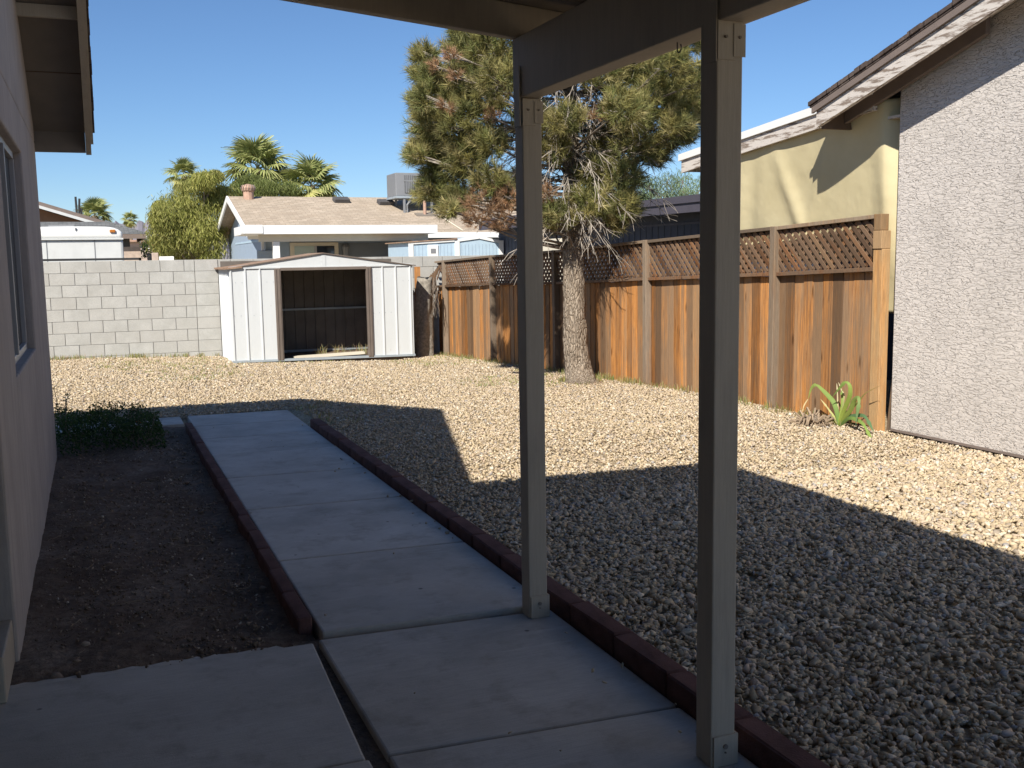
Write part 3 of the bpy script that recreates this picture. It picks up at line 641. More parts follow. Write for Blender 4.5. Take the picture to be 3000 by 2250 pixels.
# odds and ends on the shed floor
MB().obox((dr - .65, SY + .22, zs + .03), (.62, .01, .012), (0, .09, 0), (0, 0, .02)).build('plank', 'cream', label='pale plank lying inside the open shed doorway', cat='plank', loc=(dr - .65, SY + .22, zs))
def grass(name, pts, label, cat, h=(.05, .14), per=22, spread=.06, cols=((.42, .34, .17), (.30, .30, .10)), kind='stuff', lean=.6, parent=None, wd=.0035):
    V, F, C = [], [], []
    for (x, y, z) in pts:
        for _ in range(per):
            a = random.uniform(0, 6.28); r = spread * random.random() ** .5; bx_, by_ = x + r * math.cos(a), y + r * math.sin(a)
            hh = random.uniform(*h); b = random.uniform(0, 6.28); l = random.uniform(.1, lean) * hh; dx, dy = l * math.cos(b), l * math.sin(b); sx, sy = -math.sin(b) * wd, math.cos(b) * wd
            i = len(V); c = random.choice(cols); c = [q * random.uniform(.7, 1.2) for q in c]
            V += [(bx_ - sx, by_ - sy, z), (bx_ + sx, by_ + sy, z), (bx_ + dx * .35 + sx * .8, by_ + dy * .35 + sy * .8, z + hh * .65), (bx_ + dx * .35 - sx * .8, by_ + dy * .35 - sy * .8, z + hh * .65), (bx_ + dx, by_ + dy, z + hh)]
            F += [(i, i + 1, i + 2), (i, i + 2, i + 3), (i + 3, i + 2, i + 4)]; C += [c] * 5
    o = raw_mesh(name, V, F, 'leaf', np.array(C), parent)
    if label: o['label'] = label
    if cat: o['category'] = cat
    if kind: o['kind'] = kind
    return o
grass('dry_weeds', [(dr - .75 + random.uniform(-.05, .8), SY + .35 + random.uniform(-.08, .3), zs) for _ in range(12)], 'dry tangled weeds growing inside the shed doorway', 'weeds', (.06, .22), 14, .06, ((.5, .42, .22), (.36, .30, .14)), lean=1.0)

# ================================================================== WOOD FENCE
FP = [(6.45, 7.10, 0.005, 1.92), (6.45, 8.65, 0.0, 1.86), (6.41, 11.18, -.035, 1.778), (6.33, 13.74, -.11, 1.685), (6.22, 16.05, -.17, 1.63), (6.10, 18.22, -.22, 1.555), (6.08, 18.72, -.23, 1.54)]
fence = thing('wood_fence', 'weathered orange brown board fence with dark lattice top and tall posts', 'fence', (6.4, 9, 0))
LAT = .475
BW_ = .138
bme = [chamfer_mesh('board', .018, BW_, 1.40, .002, 'fence') for _ in range(3)]
for i, m_ in enumerate(bme):
    for v in m_.vertices:
        if v.co.z > 0: v.co.z += random.uniform(-.012, .012)
pme = chamfer_mesh('post', .085, .085, 2.0, .005, 'post')
nme = chamfer_mesh('post', .09, .12, 1.64, .005, 'newpost')
lme = chamfer_mesh('lattice_strip', .008, .043, 1.0, .0015, 'lattice')
def fz(tab, y):
    for a, b in zip(FP[:-1], FP[1:]):
        if y <= b[1] or b is FP[-1]: t = (y - a[1]) / (b[1] - a[1]); return a[tab] + (b[tab] - a[tab]) * t
y = 7.17; i = 0
while y < 18.7:
    X = fz(0, y); zt_ = fz(3, y) - LAT - .02
    place('board', random.choice(bme), fence, (X + .05 + random.uniform(-.004, .004), y, zt_ - .70 + random.uniform(-.006, .006)), (random.uniform(-.006, .006), random.uniform(-.006, .006), random.choice((0, math.pi))))
    y += BW_ + random.uniform(.001, .006)
for k_, (X, Y, z0, z1) in enumerate(FP[1:-1]):
    place('post', pme, fence, (X, Y, z1 + .008 - 1.0), (random.uniform(-.01, .01), random.uniform(-.006, .006), 0))
place('post', nme, fence, (6.44, 7.11, 1.62 - .82))
e1 = MB().box(6.385, 6.487, 7.055, 7.165, 1.622, 1.78).build('post_cap_block', 'newpost', fence, bevel=.004); MB().box(6.39, 6.478, 7.075, 7.165, 1.783, 1.925).build('post_cap_block', 'newpost', fence, bevel=.004)
for a, b in zip(FP[:-1], FP[1:]):
    last = b is FP[-1]
    p0 = Vector((a[0], a[1] + .045, 0)); p1 = Vector((b[0], b[1] - .045, 0)); L = (p1 - p0).length; ux = (p1 - p0) / L
    lp = MB(); za, zb_ = a[3], b[3]
    up3 = Vector((ux.x * L, ux.y * L, zb_ - za)) / L
    t0 = p0 + Vector((.01, 0, za)); t1 = p1 + Vector((.01, 0, zb_))
    rail = MB().bar(t0 + Vector((0, 0, -.012)), t1 + Vector((0, 0, -.012)), .07, .036).build('top_rail', 'post', fence, bevel=.003)
    MB().bar(t0 + Vector((0, 0, -LAT)), t1 + Vector((0, 0, -LAT)), .055, .038).build('lattice_rail', 'lattice', fence, bevel=.003)
    MB().bar(t0 + Vector((.062, 0, -LAT - .12)), t1 + Vector((.062, 0, -LAT - .12)), .04, .085).build('back_rail', 'post', fence)
    panel = MB().bar(t0 + Vector((.03, 0, -.045)), t1 + Vector((.03, 0, -.045)), .018, .03).build('lattice_panel', 'lattice', fence)
    H = LAT - .05; sp = .104
    for layer, sg in ((0, 1), (1, -1)):
        u = -H
        while u < L + H:
            # strip runs from (u,0) to (u+H,H) or mirrored, clipped to the bay
            a0, b0 = (u, u + H)
            s0, s1 = max(0, -u / H) if True else 0, min(1, (L - u) / H)
            if s1 - s0 > .12 and not (last and random.random() < .55):
                q = []
                for s_ in (s0, s1):
                    uu = u + H * s_; hh = H * s_ if sg > 0 else H * (1 - s_)
                    bz_ = za + (zb_ - za) * uu / L - LAT + .02
                    q.append(p0 + ux * uu + Vector((.008 + .0085 * layer + .004, 0, bz_ + hh)))
                d = q[1] - q[0]; ln = d.length; dz = d / ln; nx_ = Vector((ux.y, -ux.x, 0)); ny_ = dz.cross(nx_)
                o = bpy.data.objects.new('lattice_strip', lme); COL.objects.link(o); o.parent = panel
                Rm = Matrix((nx_, ny_, dz)).transposed().to_4x4(); c = (q[0] + q[1]) / 2 - origin(panel)
                o.matrix_basis = Matrix.Translation(c) @ Rm @ Matrix.Diagonal((1, 1, ln, 1))
            u += sp
# torn lattice hanging where the fence meets the shed
m = MB()
for i in range(9):
    p = Vector((6.02 - .02 * i, 18.3 + .03 * i, 1.45 - .03 * i)); m.bar(p, p + Vector((random.uniform(-.25, .1), random.uniform(-.05, .1), random.uniform(-.75, -.35))), .008, .035, (1, 0, 0))
m.build('broken_lattice', 'lattice', fence)
MB().bar((5.4, 18.55, .93), (6.1, 18.5, .95), .05, .04).build('broken_rail', 'post', fence)
# leaning gate boards between shed and stump
for i, (px, w_) in enumerate(((903, .11),)):
    p = PY(px, 640, 18.5); MB().box(p.x - w_ / 2, p.x + w_ / 2, 18.5, 18.52, -.2, 1.45).build('corner_board', 'fence', fence)
sp_ = PY(913, 700, 18.05); r0 = thing('tree_stump', 'grey dead tree trunk cut off between shed and fence', 'tree stump', (sp_.x, 18.05, -.2))
m = MB(); NS, NR = 20, 24
for j in range(NR):
    z = -.25 + 1.5 * j / (NR - 1)
    for k in range(NS):
        a_ = 2 * math.pi * k / NS; rr = .155 + .05 * math.exp(-3 * (z + .25)) + .018 * math.sin(k * 5 + z * 3) + random.uniform(-.008, .008)
        m.v.append((sp_.x + rr * math.cos(a_) + .05 * z, 18.05 + rr * math.sin(a_), z + (random.uniform(-.05, .03) if j == NR - 1 else 0)))
for j in range(NR - 1):
    for k in range(NS): m.f.append((j * NS + k, j * NS + (k + 1) % NS, (j + 1) * NS + (k + 1) % NS, (j + 1) * NS + k))
m.f.append(tuple((NR - 1) * NS + k for k in range(NS)))
m.build('trunk', 'deadwood', r0, smooth=True)
m = MB()
for i in range(16):
    p = Vector((sp_.x + .17 + random.uniform(-.02, .06), 17.88 + random.uniform(0, .1), 1.25 - random.uniform(0, .15)))
    pts = [p]
    for j in range(5): pts.append(pts[-1] + Vector((random.uniform(-.05, .05), random.uniform(-.04, .04), -random.uniform(.08, .17))))
    m.tube(pts, [.007, .006, .006, .005, .004, .003], 4)
m.build('dead_vine', 'branch', r0)

# ================================================================== NEIGHBOUR'S STUCCO HOUSE (right)
nh = thing('stucco_house', 'pinkish lace stucco house with worn white rake board behind the plant', 'house', (6.45, 4.5, 0))
NX = 6.45; NR_ = 6.11; S2 = .305
zk = lambda y: 2.90 + S2 * (7.62 - y)                        # top of the rake board
MB().prism([(NX, 6.955, .035), (NX, -1, .035), (NX, -1, zk(-1) - .032), (NX, 6.955, zk(6.955) - .032)], (6, 0, 0)).build('wall', 'lace', nh, bevel=.01)
MB().box(NX + .04, NX + 5.9, -1, 6.92, -.2, .034).build('foundation', 'olive', nh)
MB().box(NX - .004, NX + .02, -1, 6.95, .022, .042).build('weep_screed', 'browntrim', nh)
nr = MB()
def sslab(mb, x0, x1, ya, yb, t0, t1):
    mb.prism([(x0, ya, zk(ya) - t1), (x0, yb, zk(yb) - t1), (x0, yb, zk(yb) - t0), (x0, ya, zk(ya) - t0)], (x1 - x0, 0, 0))
sslab(nr, NR_ + .045, 12, -1, 7.60, -.0, .03); nr.build('roof_deck', 'wornwhite', nh)
m = MB(); sslab(m, NR_ - .03, 12, -1, 7.68, -.055, -.012); nroof = m.build('roof', 'brownroof', nh)
m = MB()
for i in range(40):
    y = 7.69 - .15 * i; sslab(m, NR_ - .03 - random.uniform(.006, .016), NR_ - .02, y - .14, y, -.062 - random.uniform(0, .01), -.03)
m.build('shingle_edge', 'brownroof', nroof)
m = MB(); sslab(m, NR_ - .025, NR_ - .002, -1, 7.66, -.011, .045); m.build('drip_edge', 'browntrim', nh)
m = MB(); sslab(m, NR_, NR_ + .04, -1, 7.62, .002, .185); m.build('rake_board', 'wornwhite', nh)
MB().box(NR_ + .041, 9, 7.56, 7.60, 2.70, 2.885).build('fascia', 'brownbeam', nh)
MB().box(NX + .02, 9, 6.96, 7.555, 2.735, 2.76).build('soffit', 'wornwhite', nh)
for x in (NR_ + .26, NX + .7): 
    m = MB(); sslab(m, x, x + .045, 6.0, 7.555, .035, .17); m.build('rafter_tail', 'browntrim', nh)

# carport roof and canvas
cp = thing('carport', 'carport roof with white metal edge and worn fascia behind the fence', 'carport', (7.5, 9, 0))
e0 = PX(1762, 228, 6.36); e1 = PX(1465, 334, 6.36); f1 = PX(1465, 368, 6.36)
hz = lambda y: e0.z + (e1.z - e0.z) * (y - e0.y) / (e1.y - e0.y)
ya, yb = 7.2, e1.y
MB().prism([(6.36, ya, hz(ya) - .075), (6.36, yb, hz(yb) - .075), (6.36, yb, hz(yb)), (6.36, ya, hz(ya))], (3.2, 0, 0)).build('roof_panel', 'white', cp)
MB().prism([(6.385, ya, hz(ya) - .21), (6.385, yb - .03, hz(yb) - .21), (6.385, yb - .03, hz(yb) - .076), (6.385, ya, hz(ya) - .076)], (.04, 0, 0)).build('fascia', 'wornwhite', cp)
MB().box(6.43, 9.4, yb - .09, yb - .04, hz(yb) - .2, hz(yb) - .078).build('end_fascia', 'wornwhite', cp)
MB().prism([(6.72, ya, hz(ya) - .36), (6.72, 9.9, hz(9.9) - .36), (6.72, 9.9, hz(9.9) - .212), (6.72, ya, hz(ya) - .212)], (.1, 0, 0)).build('beam', 'brownbeam', cp)
MB().box(6.70, 6.80, 9.55, 9.65, -.05, hz(9.6) - .3).build('post', 'brownbeam', cp); MB().box(9.3, 9.4, 9.55, 9.65, -.05, hz(9.6) - .078).build('post', 'brownbeam', cp)
MB().box(9.3, 9.4, 7.2, 12.0, -.05, 2.0).build('side_wall', 'slate', cp)
nu, nv_ = 90, 60; TX = 6.60
tl, tr_ = 9.55, 6.80
V = []
for j in range(nv_ + 1):
    for i_ in range(nu + 1):
        u, v_ = i_ / nu, j / nv_; y = tl + (tr_ - tl) * u
        top = min(hz(y) - .13, 2.98); 
        bot = 1.15 if u > .86 else 1.40
        bot = 1.5 + .02 * math.sin(u * 20) if u < .80 else (1.5 - .45 * cl((u - .80) / .06))
        if u < .12: y -= .30 * v_ ** .6 * 0 + .0
        z = top + (bot - top) * v_
        yl = y - (.16 * (1 - v_) ** 2 + .0) * (1 - u) ** 6 * 1.6
        fold = .030 * math.sin(7 * u + 2.2 * v_) * (1 - .4 * v_) + .035 * math.exp(-((u - .30 - .16 * v_) / .035) ** 2) - .03 * math.exp(-((u - .13 + .1 * (v_ - .5)) / .05) ** 2) + .03 * math.exp(-((u - .62 + .22 * v_) / .03) ** 2) * (1 - v_) - .02 * math.exp(-((v_ - .82 + .1 * u) / .03) ** 2) * (u < .5) + .022 * math.exp(-((u - .88 - .1 * (v_ - .4)) / .04) ** 2)
        fold *= cl(v_ / .45); V.append((TX - fold - .165 * (1 - cl(v_ / .9)) * cl((yl - 7.02) / .12), yl, z))
F = [(j * (nu + 1) + i_, j * (nu + 1) + i_ + 1, (j + 1) * (nu + 1) + i_ + 1, (j + 1) * (nu + 1) + i_) for j in range(nv_) for i_ in range(nu)]
m = MB(); m.v = V; m.f = F
tp = m.build('canvas_tarp', 'tarp', smooth=True, label='tan canvas tarp hung as a screen behind the fence lattice', cat='tarp', loc=(TX, 8.3, 1.5))
sm = tp.modifiers.new('thick', 'SOLIDIFY'); sm.thickness = .004
MB().bar((6.52, 7.02, -.05), (6.62, 7.0, 1.1), .02, .10, (1, 0, 0)).build('leaning_board', 'post', label='grey board leaning between fence post and stucco wall', cat='board', loc=(6.52, 7.02, -.05))

# ================================================================== SLATE HOUSE behind the fence
XS = 9.9
a = PX(1496, 421, XS); b = PX(1496, 458, XS); zt2, zm2 = a.z, (a.z + b.z) / 2
yA, yB = 12.2, 26.5
sh_ = thing('slate_house', 'dark slate painted house with deep fascia seen behind pine and fence', 'house', (XS + 2, 18, 0))
MB().box(XS + .55, XS + 6, yA + .1, yB - .1, -.1, zt2 - .2).build('wall', 'slate', sh_)
for i in range(60):
    y = yA + .3 + i * .24
    if y < yB - .2: MB().box(XS + .543, XS + .552, y, y + .012, .3, zt2 - .42).build('siding_groove', 'darkmetal', sh_)
MB().box(XS + .53, XS + .56, yA + .1, yB - .1, zt2 - .48, zt2 - .44).build('trim_band', 'slatefascia', sh_)
MB().box(XS, XS + .04, yA, yB, b.z, zm2 + .02).build('fascia', 'slatefascia', sh_)
MB().box(XS - .03, XS + .02, yA - .03, yB, zm2 + .02, zt2).build('roof_edge', 'slatefascia', sh_)
MB().box(XS + .021, XS + 6.3, yA - .02, yB, zt2 - .08, zt2 - .01).build('roof', 'greyroof', sh_)
MB().box(XS + .04, XS + .55, yA, yB, b.z + .04, b.z + .07).build('soffit', 'slate', sh_)
pb0, pb1 = PX(1211, 546, XS - .7), PX(1170, 517, XS - .7)
MB().box(XS - .7, XS - .5, pb0.y, pb1.y, -.1, pb1.z).build('low_shed', 'cream', label='cream low shed wall between pine trunk and slate house', cat='shed', loc=(XS, 20, -.1), bevel=.01)

# ================================================================== BLUE HOUSE beyond the wall
YH = 31.0
bh = thing('blue_house', 'blue house with tan shingle roof and white patio beam beyond block wall', 'house', (10, YH, 0))
XG = PY(537, 500, YH - .55).x                                # gable rake plane
ev = PX(533, 505, XG); ri = PX(490, 424, XG); fe = PX(463, 522, XG)
ev = Vector((XG, YH - .55, ev.z)); XR2 = 24.0
rs_ = (ri.z - ev.z) / (ri.y - ev.y)
fe = Vector((XG, ri.y + (ri.y - ev.y) * .92, ri.z - rs_ * (ri.y - ev.y) * .92))
zro = lambda y: ri.z - rs_ * abs(y - ri.y)
XWL = XG + .45; ZWT = ev.z - .12
m = MB().prism([(XWL, YH, -.1), (XWL, fe.y - .45, -.1), (XWL, fe.y - .45, zro(fe.y - .45) - .16), (XWL, ri.y, ri.z - .16), (XWL, YH, zro(YH) - .16)], (XR2 - XWL - .4, 0, 0)); m.build('wall', 'blue', bh)
m = MB(); m.prism([(XG, ev.y, ev.z - .05), (XG, ri.y, ri.z - .05), (XG, ri.y, ri.z), (XG, ev.y, ev.z)], (XR2 - XG, 0, 0)); m.prism([(XG, ri.y, ri.z - .05), (XG, fe.y, fe.z - .05), (XG, fe.y, fe.z), (XG, ri.y, ri.z)], (XR2 - XG, 0, 0))
broof = m.build('roof', 'tanroof', bh)
for (p, q) in ((ev, ri), (ri, fe)):
    MB().prism([(XG - .02, p.y, p.z - .18), (XG - .02, q.y, q.z - .18), (XG - .02, q.y, q.z + .01), (XG - .02, p.y, p.z + .01)], (.05, 0, 0)).build('rake_board', 'white', bh)
MB().box(XG, XR2, ev.y - .03, ev.y + .01, ev.z - .17, ev.z + .0).build('fascia', 'white', bh)
MB().box(XG - .05, XG + 3, fe.y, fe.y + .12, fe.z - .17, fe.z).build('gutter', 'white', bh)
gt = PX(463, 521, XG - .3); MB().bar((XG - .45, fe.y, fe.z - .12), (XG + .3, fe.y - .1, fe.z - .05), .10, .12).build('gutter', 'white', bh)
MB().box(XWL - .02, XWL + .08, YH - .02, YH + .1, -.1, ZWT).build('corner_trim', 'white', bh)
MB().box(XWL - .012, XWL, YH + .1, ri.y + 1.9, ev.z - .22, ev.z - .16).build('band_trim', 'lightblue', bh)
# patio beam
YC = 28.3
b0 = PY(527, 487, YC); b1 = PY(945, 487, YC); c0 = PY(527, 508, YC)
MB().box(b0.x, b1.x, YC, YH - .56, c0.z + .02, b0.z).build('patio_roof', 'white', bh, bevel=.01)
MB().box(b0.x - .02, b0.x + .5, YC - .03, YC + .6, c0.z + .03, b0.z + .012).build('gutter_end', 'white', bh, bevel=.02)
d0 = PY(607, 522, YC + .35); MB().box(PY(560, 520, YC + .3).x, PY(925, 520, YC + .3).x, YC + .3, YC + .42, d0.z, c0.z + .019).build('patio_beam', 'cream', bh)
for px in (597, 896):
    p = PY(px, 540, YC + .34); MB().box(p.x - .09, p.x + .09, YC + .28, YC + .46, -.1, c0.z - .0 if False else d0.z + .0).build('patio_post', 'white', bh, bevel=.01)
# wall under the patio and the window
W0, W1, WT = PY(627, 560, YH), PY(730, 522, YH), PY(627, 524, YH).z
wd_ = MB().box(W0.x, W1.x, YH - .05, YH - .003, .6, WT).build('window', 'cream', bh, bevel=.01)
g0, g1, gm = PY(636, 550, YH).x, PY(722, 550, YH).x, PY(681, 550, YH).x; gT = PY(640, 532, YH).z
MB().box(g0, gm - .04, YH - .062, YH - .052, .7, gT).build('pane', 'blind', wd_); MB().box(gm + .04, g1, YH - .062, YH - .052, .7, gT).build('pane', 'glass', wd_)
MB().box(gm - .04, gm + .04, YH - .07, YH - .052, .7, gT).build('window_bar', 'alu', wd_)
lp_ = PY(745, 540, YH); MB().tube([(lp_.x, YH - .1, lp_.z - .22), (lp_.x, YH - .1, lp_.z + .1)], [.08, .11], 8).tube([(lp_.x, YH - .1, lp_.z + .1), (lp_.x, YH - .1, lp_.z + .2)], [.13, .03], 8).build('wall_lamp', 'hvac', bh)
u0 = PY(573, 545, YH); MB().box(u0.x - .25, u0.x + .25, YH - .12, YH - .003, 1.2, PY(573, 541, YH).z).box(u0.x - .02, u0.x + .02, YH - .08, YH - .03, 1.9, PY(573, 522, YH).z).build('meter_box', 'blue', bh, bevel=.01)
MB().box(XWL + 1.0, XR2 - .4, YH - .012, YH - .002, .2, PY(700, 524, YH).z - .02).build('wall_shade_sheet', painted('shaded_wall_blue', (0.19, 0.215, 0.245), .8, .05, 3, .1), bh)  # darker blue sheet standing in for the patio's shade on the wall
# roof fittings
def on_roof(px, py):
    d = wray(px, py); 
    # plane z = ri.z - rs_*(ri.y - y)
    t = (ri.z - rs_ * ri.y - CAMZ) / (d.z - rs_ * d.y); return EYE + d * t
tv = on_roof(537, 429)
m = MB().tube([tv + Vector((0, 0, -.2)), tv + Vector((0, 0, .22))], .17, 12); tvb = m.build('turbine_base', 'terracotta', bh)
m = MB().tube([tv + Vector((0, 0, h)) for h in (.22, .26, .34, .42, .47)], [.16, .21, .23, .2, .06], 16)
tv_ = m.build('turbine_vent', 'terracotta', bh)
m = MB()
for i in range(16):
    a_ = i * math.pi / 8; m.tube([tv + Vector((r_q * math.cos(a_ + h), r_q * math.sin(a_ + h), h)) for h, r_q in ((.24, .20), (.34, .245), (.44, .19))], .012, 4)
m.build('turbine_blade', 'soffit', tv_)
for px, py in ((737, 436), (833, 441), (932, 432)):
    p = on_roof(px, py); MB().obox(p + Vector((0, 0, .05)), (.26, 0, 0), (0, .2, .2 * rs_), (0, -.05, .08)).build('roof_vent', 'olive', bh, bevel=.02)
# cooling unit on its stand
ac0 = on_roof(893, 458); ay = ac0.y; x0_, x1_ = PY(853, 400, ay).x, PY(936, 400, ay).x; zt_, zb2 = PY(890, 374, ay).z, PY(890, 424, ay).z
ac = thing('rooftop_air_conditioner', 'grey louvred air conditioner on steel legs on the tan shingle roof', 'air conditioner', (ac0.x, ay, zb2))
MB().box(x0_, x1_, ay - .1, ay + 1.0, zb2, zt_).build('cabinet', 'hvac', ac, bevel=.02)
MB().box(x0_ + .30, x1_ - .03, ay - .115, ay - .1, zb2 + .1, zt_ - .08).build('louver_panel', 'louver', ac)
for i in range(15):
    x = x0_ + .34 + i * (x1_ - x0_ - .4) / 15; MB().box(x, x + .03, ay - .128, ay - .114, zb2 + .1, zt_ - .08).build('louver', 'hvac', ac)
MB().box(x0_ + .28, x1_, ay - .13, ay - .1, (zb2 * .35 + zt_ * .65) - .02, (zb2 * .35 + zt_ * .65) + .02).build('cabinet_rail', 'hvac', ac)
for x in (x0_ + .28, x1_ - .1):
    for yy in (ay - .08, ay + .9):
        zz = ri.z - rs_ * abs(ri.y - yy) ; MB().box(x - .035, x + .035, yy - .03, yy + .03, zz - .03, zb2 - .06).build('leg', 'hvac', ac)
MB().box(x0_ - .02, x1_ + .02, ay - .14, ay + 1.02, zb2 - .07, zb2).build('base_frame', 'rail', ac)
q0 = on_roof(880, 459); MB().tube([q0, q0 + Vector((0, 0, .25)), q0 + Vector((.15, 0, .45)), q0 + Vector((.45, .2, .58))], .035, 8).build('refrigerant_pipe', 'hvac', ac)
q1 = on_roof(918, 465); MB().tube([q1 + Vector((0, 0, -.05)), q1 + Vector((0, 0, .5))], .055, 10).build('vent_pipe', 'terracotta', bh); MB().obox(q1 + Vector((0, 0, .02)), (.32, 0, 0), (0, .15, .15 * rs_), (0, 0, .02)).build('pipe_flashing', 'soffit', bh)
q2, q3 = on_roof(935, 458), on_roof(1000, 500); MB().tube([q2 + Vector((0, 0, .03)), q3 + Vector((0, 0, .03))], .02, 6).build('roof_conduit', 'cream', bh)

# pale blue garden shed
YS = 26.0
ls = thing('pale_blue_shed', 'pale blue wood shed with white trims right of the patio beam', 'shed', (PY(990, 560, YS).x, YS, 0))
X0, X1, X2 = PY(887, 540, YS).x, PY(987, 540, YS).x, PY(1082, 540, YS).x
Z0, Z1, ZG = PY(890, 524, YS).z, PY(985, 517, YS).z, PY(1040, 511, YS).z
MB().prism([(X0, YS, -.1), (X2, YS, -.1), (X2, YS, Z1 - .05), ((X1 + X2) / 2, YS, ZG), (X1, YS, Z1), (X0, YS, Z0)], (0, 2.2, 0)).build('wall', 'lightblue', ls)
for x in (X0, X1, X2): MB().box(x - .06, x + .07, YS - .03, YS - .002, -.1, Z0 if x == X0 else Z1 - .04).build('corner_trim', 'white', ls)
MB().bar((X1, YS - .02, Z1 - .03), ((X1 + X2) / 2, YS - .02, ZG - .02), .03, .07).build('gable_trim', 'white', ls); MB().bar(((X1 + X2) / 2, YS - .02, ZG - .02), (X2, YS - .02, Z1 - .08), .03, .07).build('gable_trim', 'white', ls)
MB().bar((X0 - .05, YS - .01, Z0 - .02), (X1 - .07, YS - .01, Z1 - .03), .05, .06).build('roof_trim', 'white', ls)
for i in range(24):
    x = X0 + .12 + i * .1
    if x < X2 - .1 and abs(x - X1) > .09: MB().box(x, x + .008, YS - .006, YS + .001, .2, Z0 - .06).build('siding_groove', 'blue', ls)
wv = PY(935, 542, YS); wq = MB().box(wv.x - .14, wv.x + .14, YS - .035, YS - .002, .9, wv.z + .16).build('window', 'white', ls); MB().box(wv.x - .07, wv.x + .07, YS - .045, YS - .036, wv.z - .06, wv.z + .06).build('pane', 'hvac', wq)
MB().prism([(X0 - .08, YS - .06, Z0), (X1, YS - .06, Z1), (X1, YS - .06, Z1 + .03), (X0 - .08, YS - .06, Z0 + .03)], (0, 2.3, 0)).build('roof', 'rust', ls)

# ================================================================== TRAILER, HOUSES ON THE LEFT
YT = 22.5
rv = thing('camper_trailer', 'white camper trailer with rounded roof showing above the block wall', 'trailer', (-.5, YT, 0))
tx0, tx1 = PY(40, 520, YT).x, PY(266, 520, YT).x; zt3, zmid = PY(150, 489, YT).z, PY(150, 516, YT).z
prof = []
for i in range(25):
    u = i / 24; x = tx0 + (tx1 - tx0) * u; e = max(0, (u - .8) / .2); prof.append((x, YT, zt3 - .10 * e ** 3 - .015 * (2 * u - 1) ** 2))
MB().prism([(tx0, YT, zmid), (tx1, YT, zmid)] + [(p[0], p[1], p[2]) for p in reversed(prof)][0:], (0, 2.3, 0)).build('upper_body', 'rv', rv, bevel=.10, seg=4)
MB().box(tx0, tx1, YT + .035, YT + 2.25, .35, zmid - .012).build('lower_body', 'rvgrey', rv, bevel=.05)
MB().box(tx0, tx1 + .005, YT - .012, YT + .05, zmid - .02, zmid + .012).build('belt_trim', 'rvgrey', rv)
for px in (101, 205): p = PY(px, 540, YT); MB().box(p.x - .008, p.x + .008, YT + .028, YT + .036, .4, zmid - .02).build('panel_seam', 'hvac', rv)
p = PY(243, 499, YT - .02); MB().obox(p, (.055, 0, 0), (0, .02, 0), (0, 0, .03)).build('marker_light', 'amber', rv, bevel=.012)
p = PY(163, 494, YT - .01); MB().obox(p, (.012, 0, .02), (0, .02, 0), (-.006, 0, .012)).build('roof_clip', 'hvac', rv)
p = PY(132, 486, YT + .5); MB().box(p.x - .24, p.x + .24, YT + .5, YT + .9, zt3 - .03, zt3 + .05).build('roof_hatch', 'hvac', rv)
for x in (tx0 + .6, tx0 + 1.3): MB().tube([(x, YT + .1, .3), (x, YT + .3, .3)], .3, 16).build('wheel', 'darkmetal', rv)
MB().box(-2.2, PY(305, 563, 20.3).x, 20.2, 20.3, ZT + .015, ZT + .055).box(-2.2, -2.15, 20.2, 20.3, -.1, ZT + .05).box(PY(300, 563, 20.3).x, PY(305, 563, 20.3).x, 20.2, 20.3, -.1, ZT + .05).build('trailer_ramp_rail', 'darkmetal', label='dark grey flat rail just above the block wall below trailer', cat='rail', loc=(0, 20.2, -.1))
# grey hip-roofed house
YG = 40
gh = thing('hip_roof_house', 'low house with grey hip roof behind the white trailer', 'house', (-2, YG, 0))
A, B = PY(60, 480, YG + 3), PY(228, 479, YG + 3); e = PY(315, 505, YG - .4); f_ = PY(60, 508, YG - .4); b2 = Vector((e.x, YG + 6.5, e.z))
m = MB(); m.quad(Vector((A.x - 4, YG - .4, e.z)), Vector((e.x, YG - .4, e.z)), Vector((B.x, YG + 3, B.z)), Vector((A.x - 4, YG + 3, B.z))); m.quad(Vector((e.x, YG - .4, e.z)), b2, Vector((B.x, YG + 3, B.z))); m.quad(b2, Vector((A.x - 4, b2.y, e.z)), Vector((A.x - 4, YG + 3, B.z)), Vector((B.x, YG + 3, B.z))); m.build('roof', 'greyroof', gh)
MB().bar((B.x, YG + 3, B.z + .01), (e.x, YG - .4, e.z + .01), .1, .05).build('hip_cap', 'greyroof', gh)
MB().box(A.x - 4, e.x, YG - .42, YG - .36, e.z - .17, e.z - .01).box(e.x - .06, e.x, YG - .36, b2.y, e.z - .17, e.z - .01).build('fascia', 'browntrim', gh)
MB().box(A.x - 4, e.x - .55, YG, YG + 6, -.1, e.z - .02).build('wall', 'olive', gh)
pm = PY(276, 545, YG - .1); MB().box(pm.x - .5, pm.x + .45, YG - .02, YG - .0, -.1, pm.z + .2).build('wall_patch', 'tanwall', gh)
YO = 50
oh = thing('brown_gable_house', 'house with long brown rake and orange gable behind grey roof', 'house', (-6, YO, 0))
a, b = PY(60, 428, YO), PY(275, 492, YO); sl = (b.z - a.z) / (b.x - a.x)
zq = lambda x: a.z + sl * (x - a.x)
MB().prism([(a.x - 2, YO, zq(a.x - 2) - .28), (b.x, YO, b.z - .28), (b.x, YO, b.z), (a.x - 2, YO, zq(a.x - 2))], (0, 8, 0)).build('roof', 'browntrim', oh)
MB().prism([(a.x - 2, YO - .04, zq(a.x - 2) - .30), (b.x, YO - .04, b.z - .3), (b.x, YO - .04, b.z - .17), (a.x - 2, YO - .04, zq(a.x - 2) - .17)], (0, .039, 0)).build('rake_board', 'rvgrey', oh)
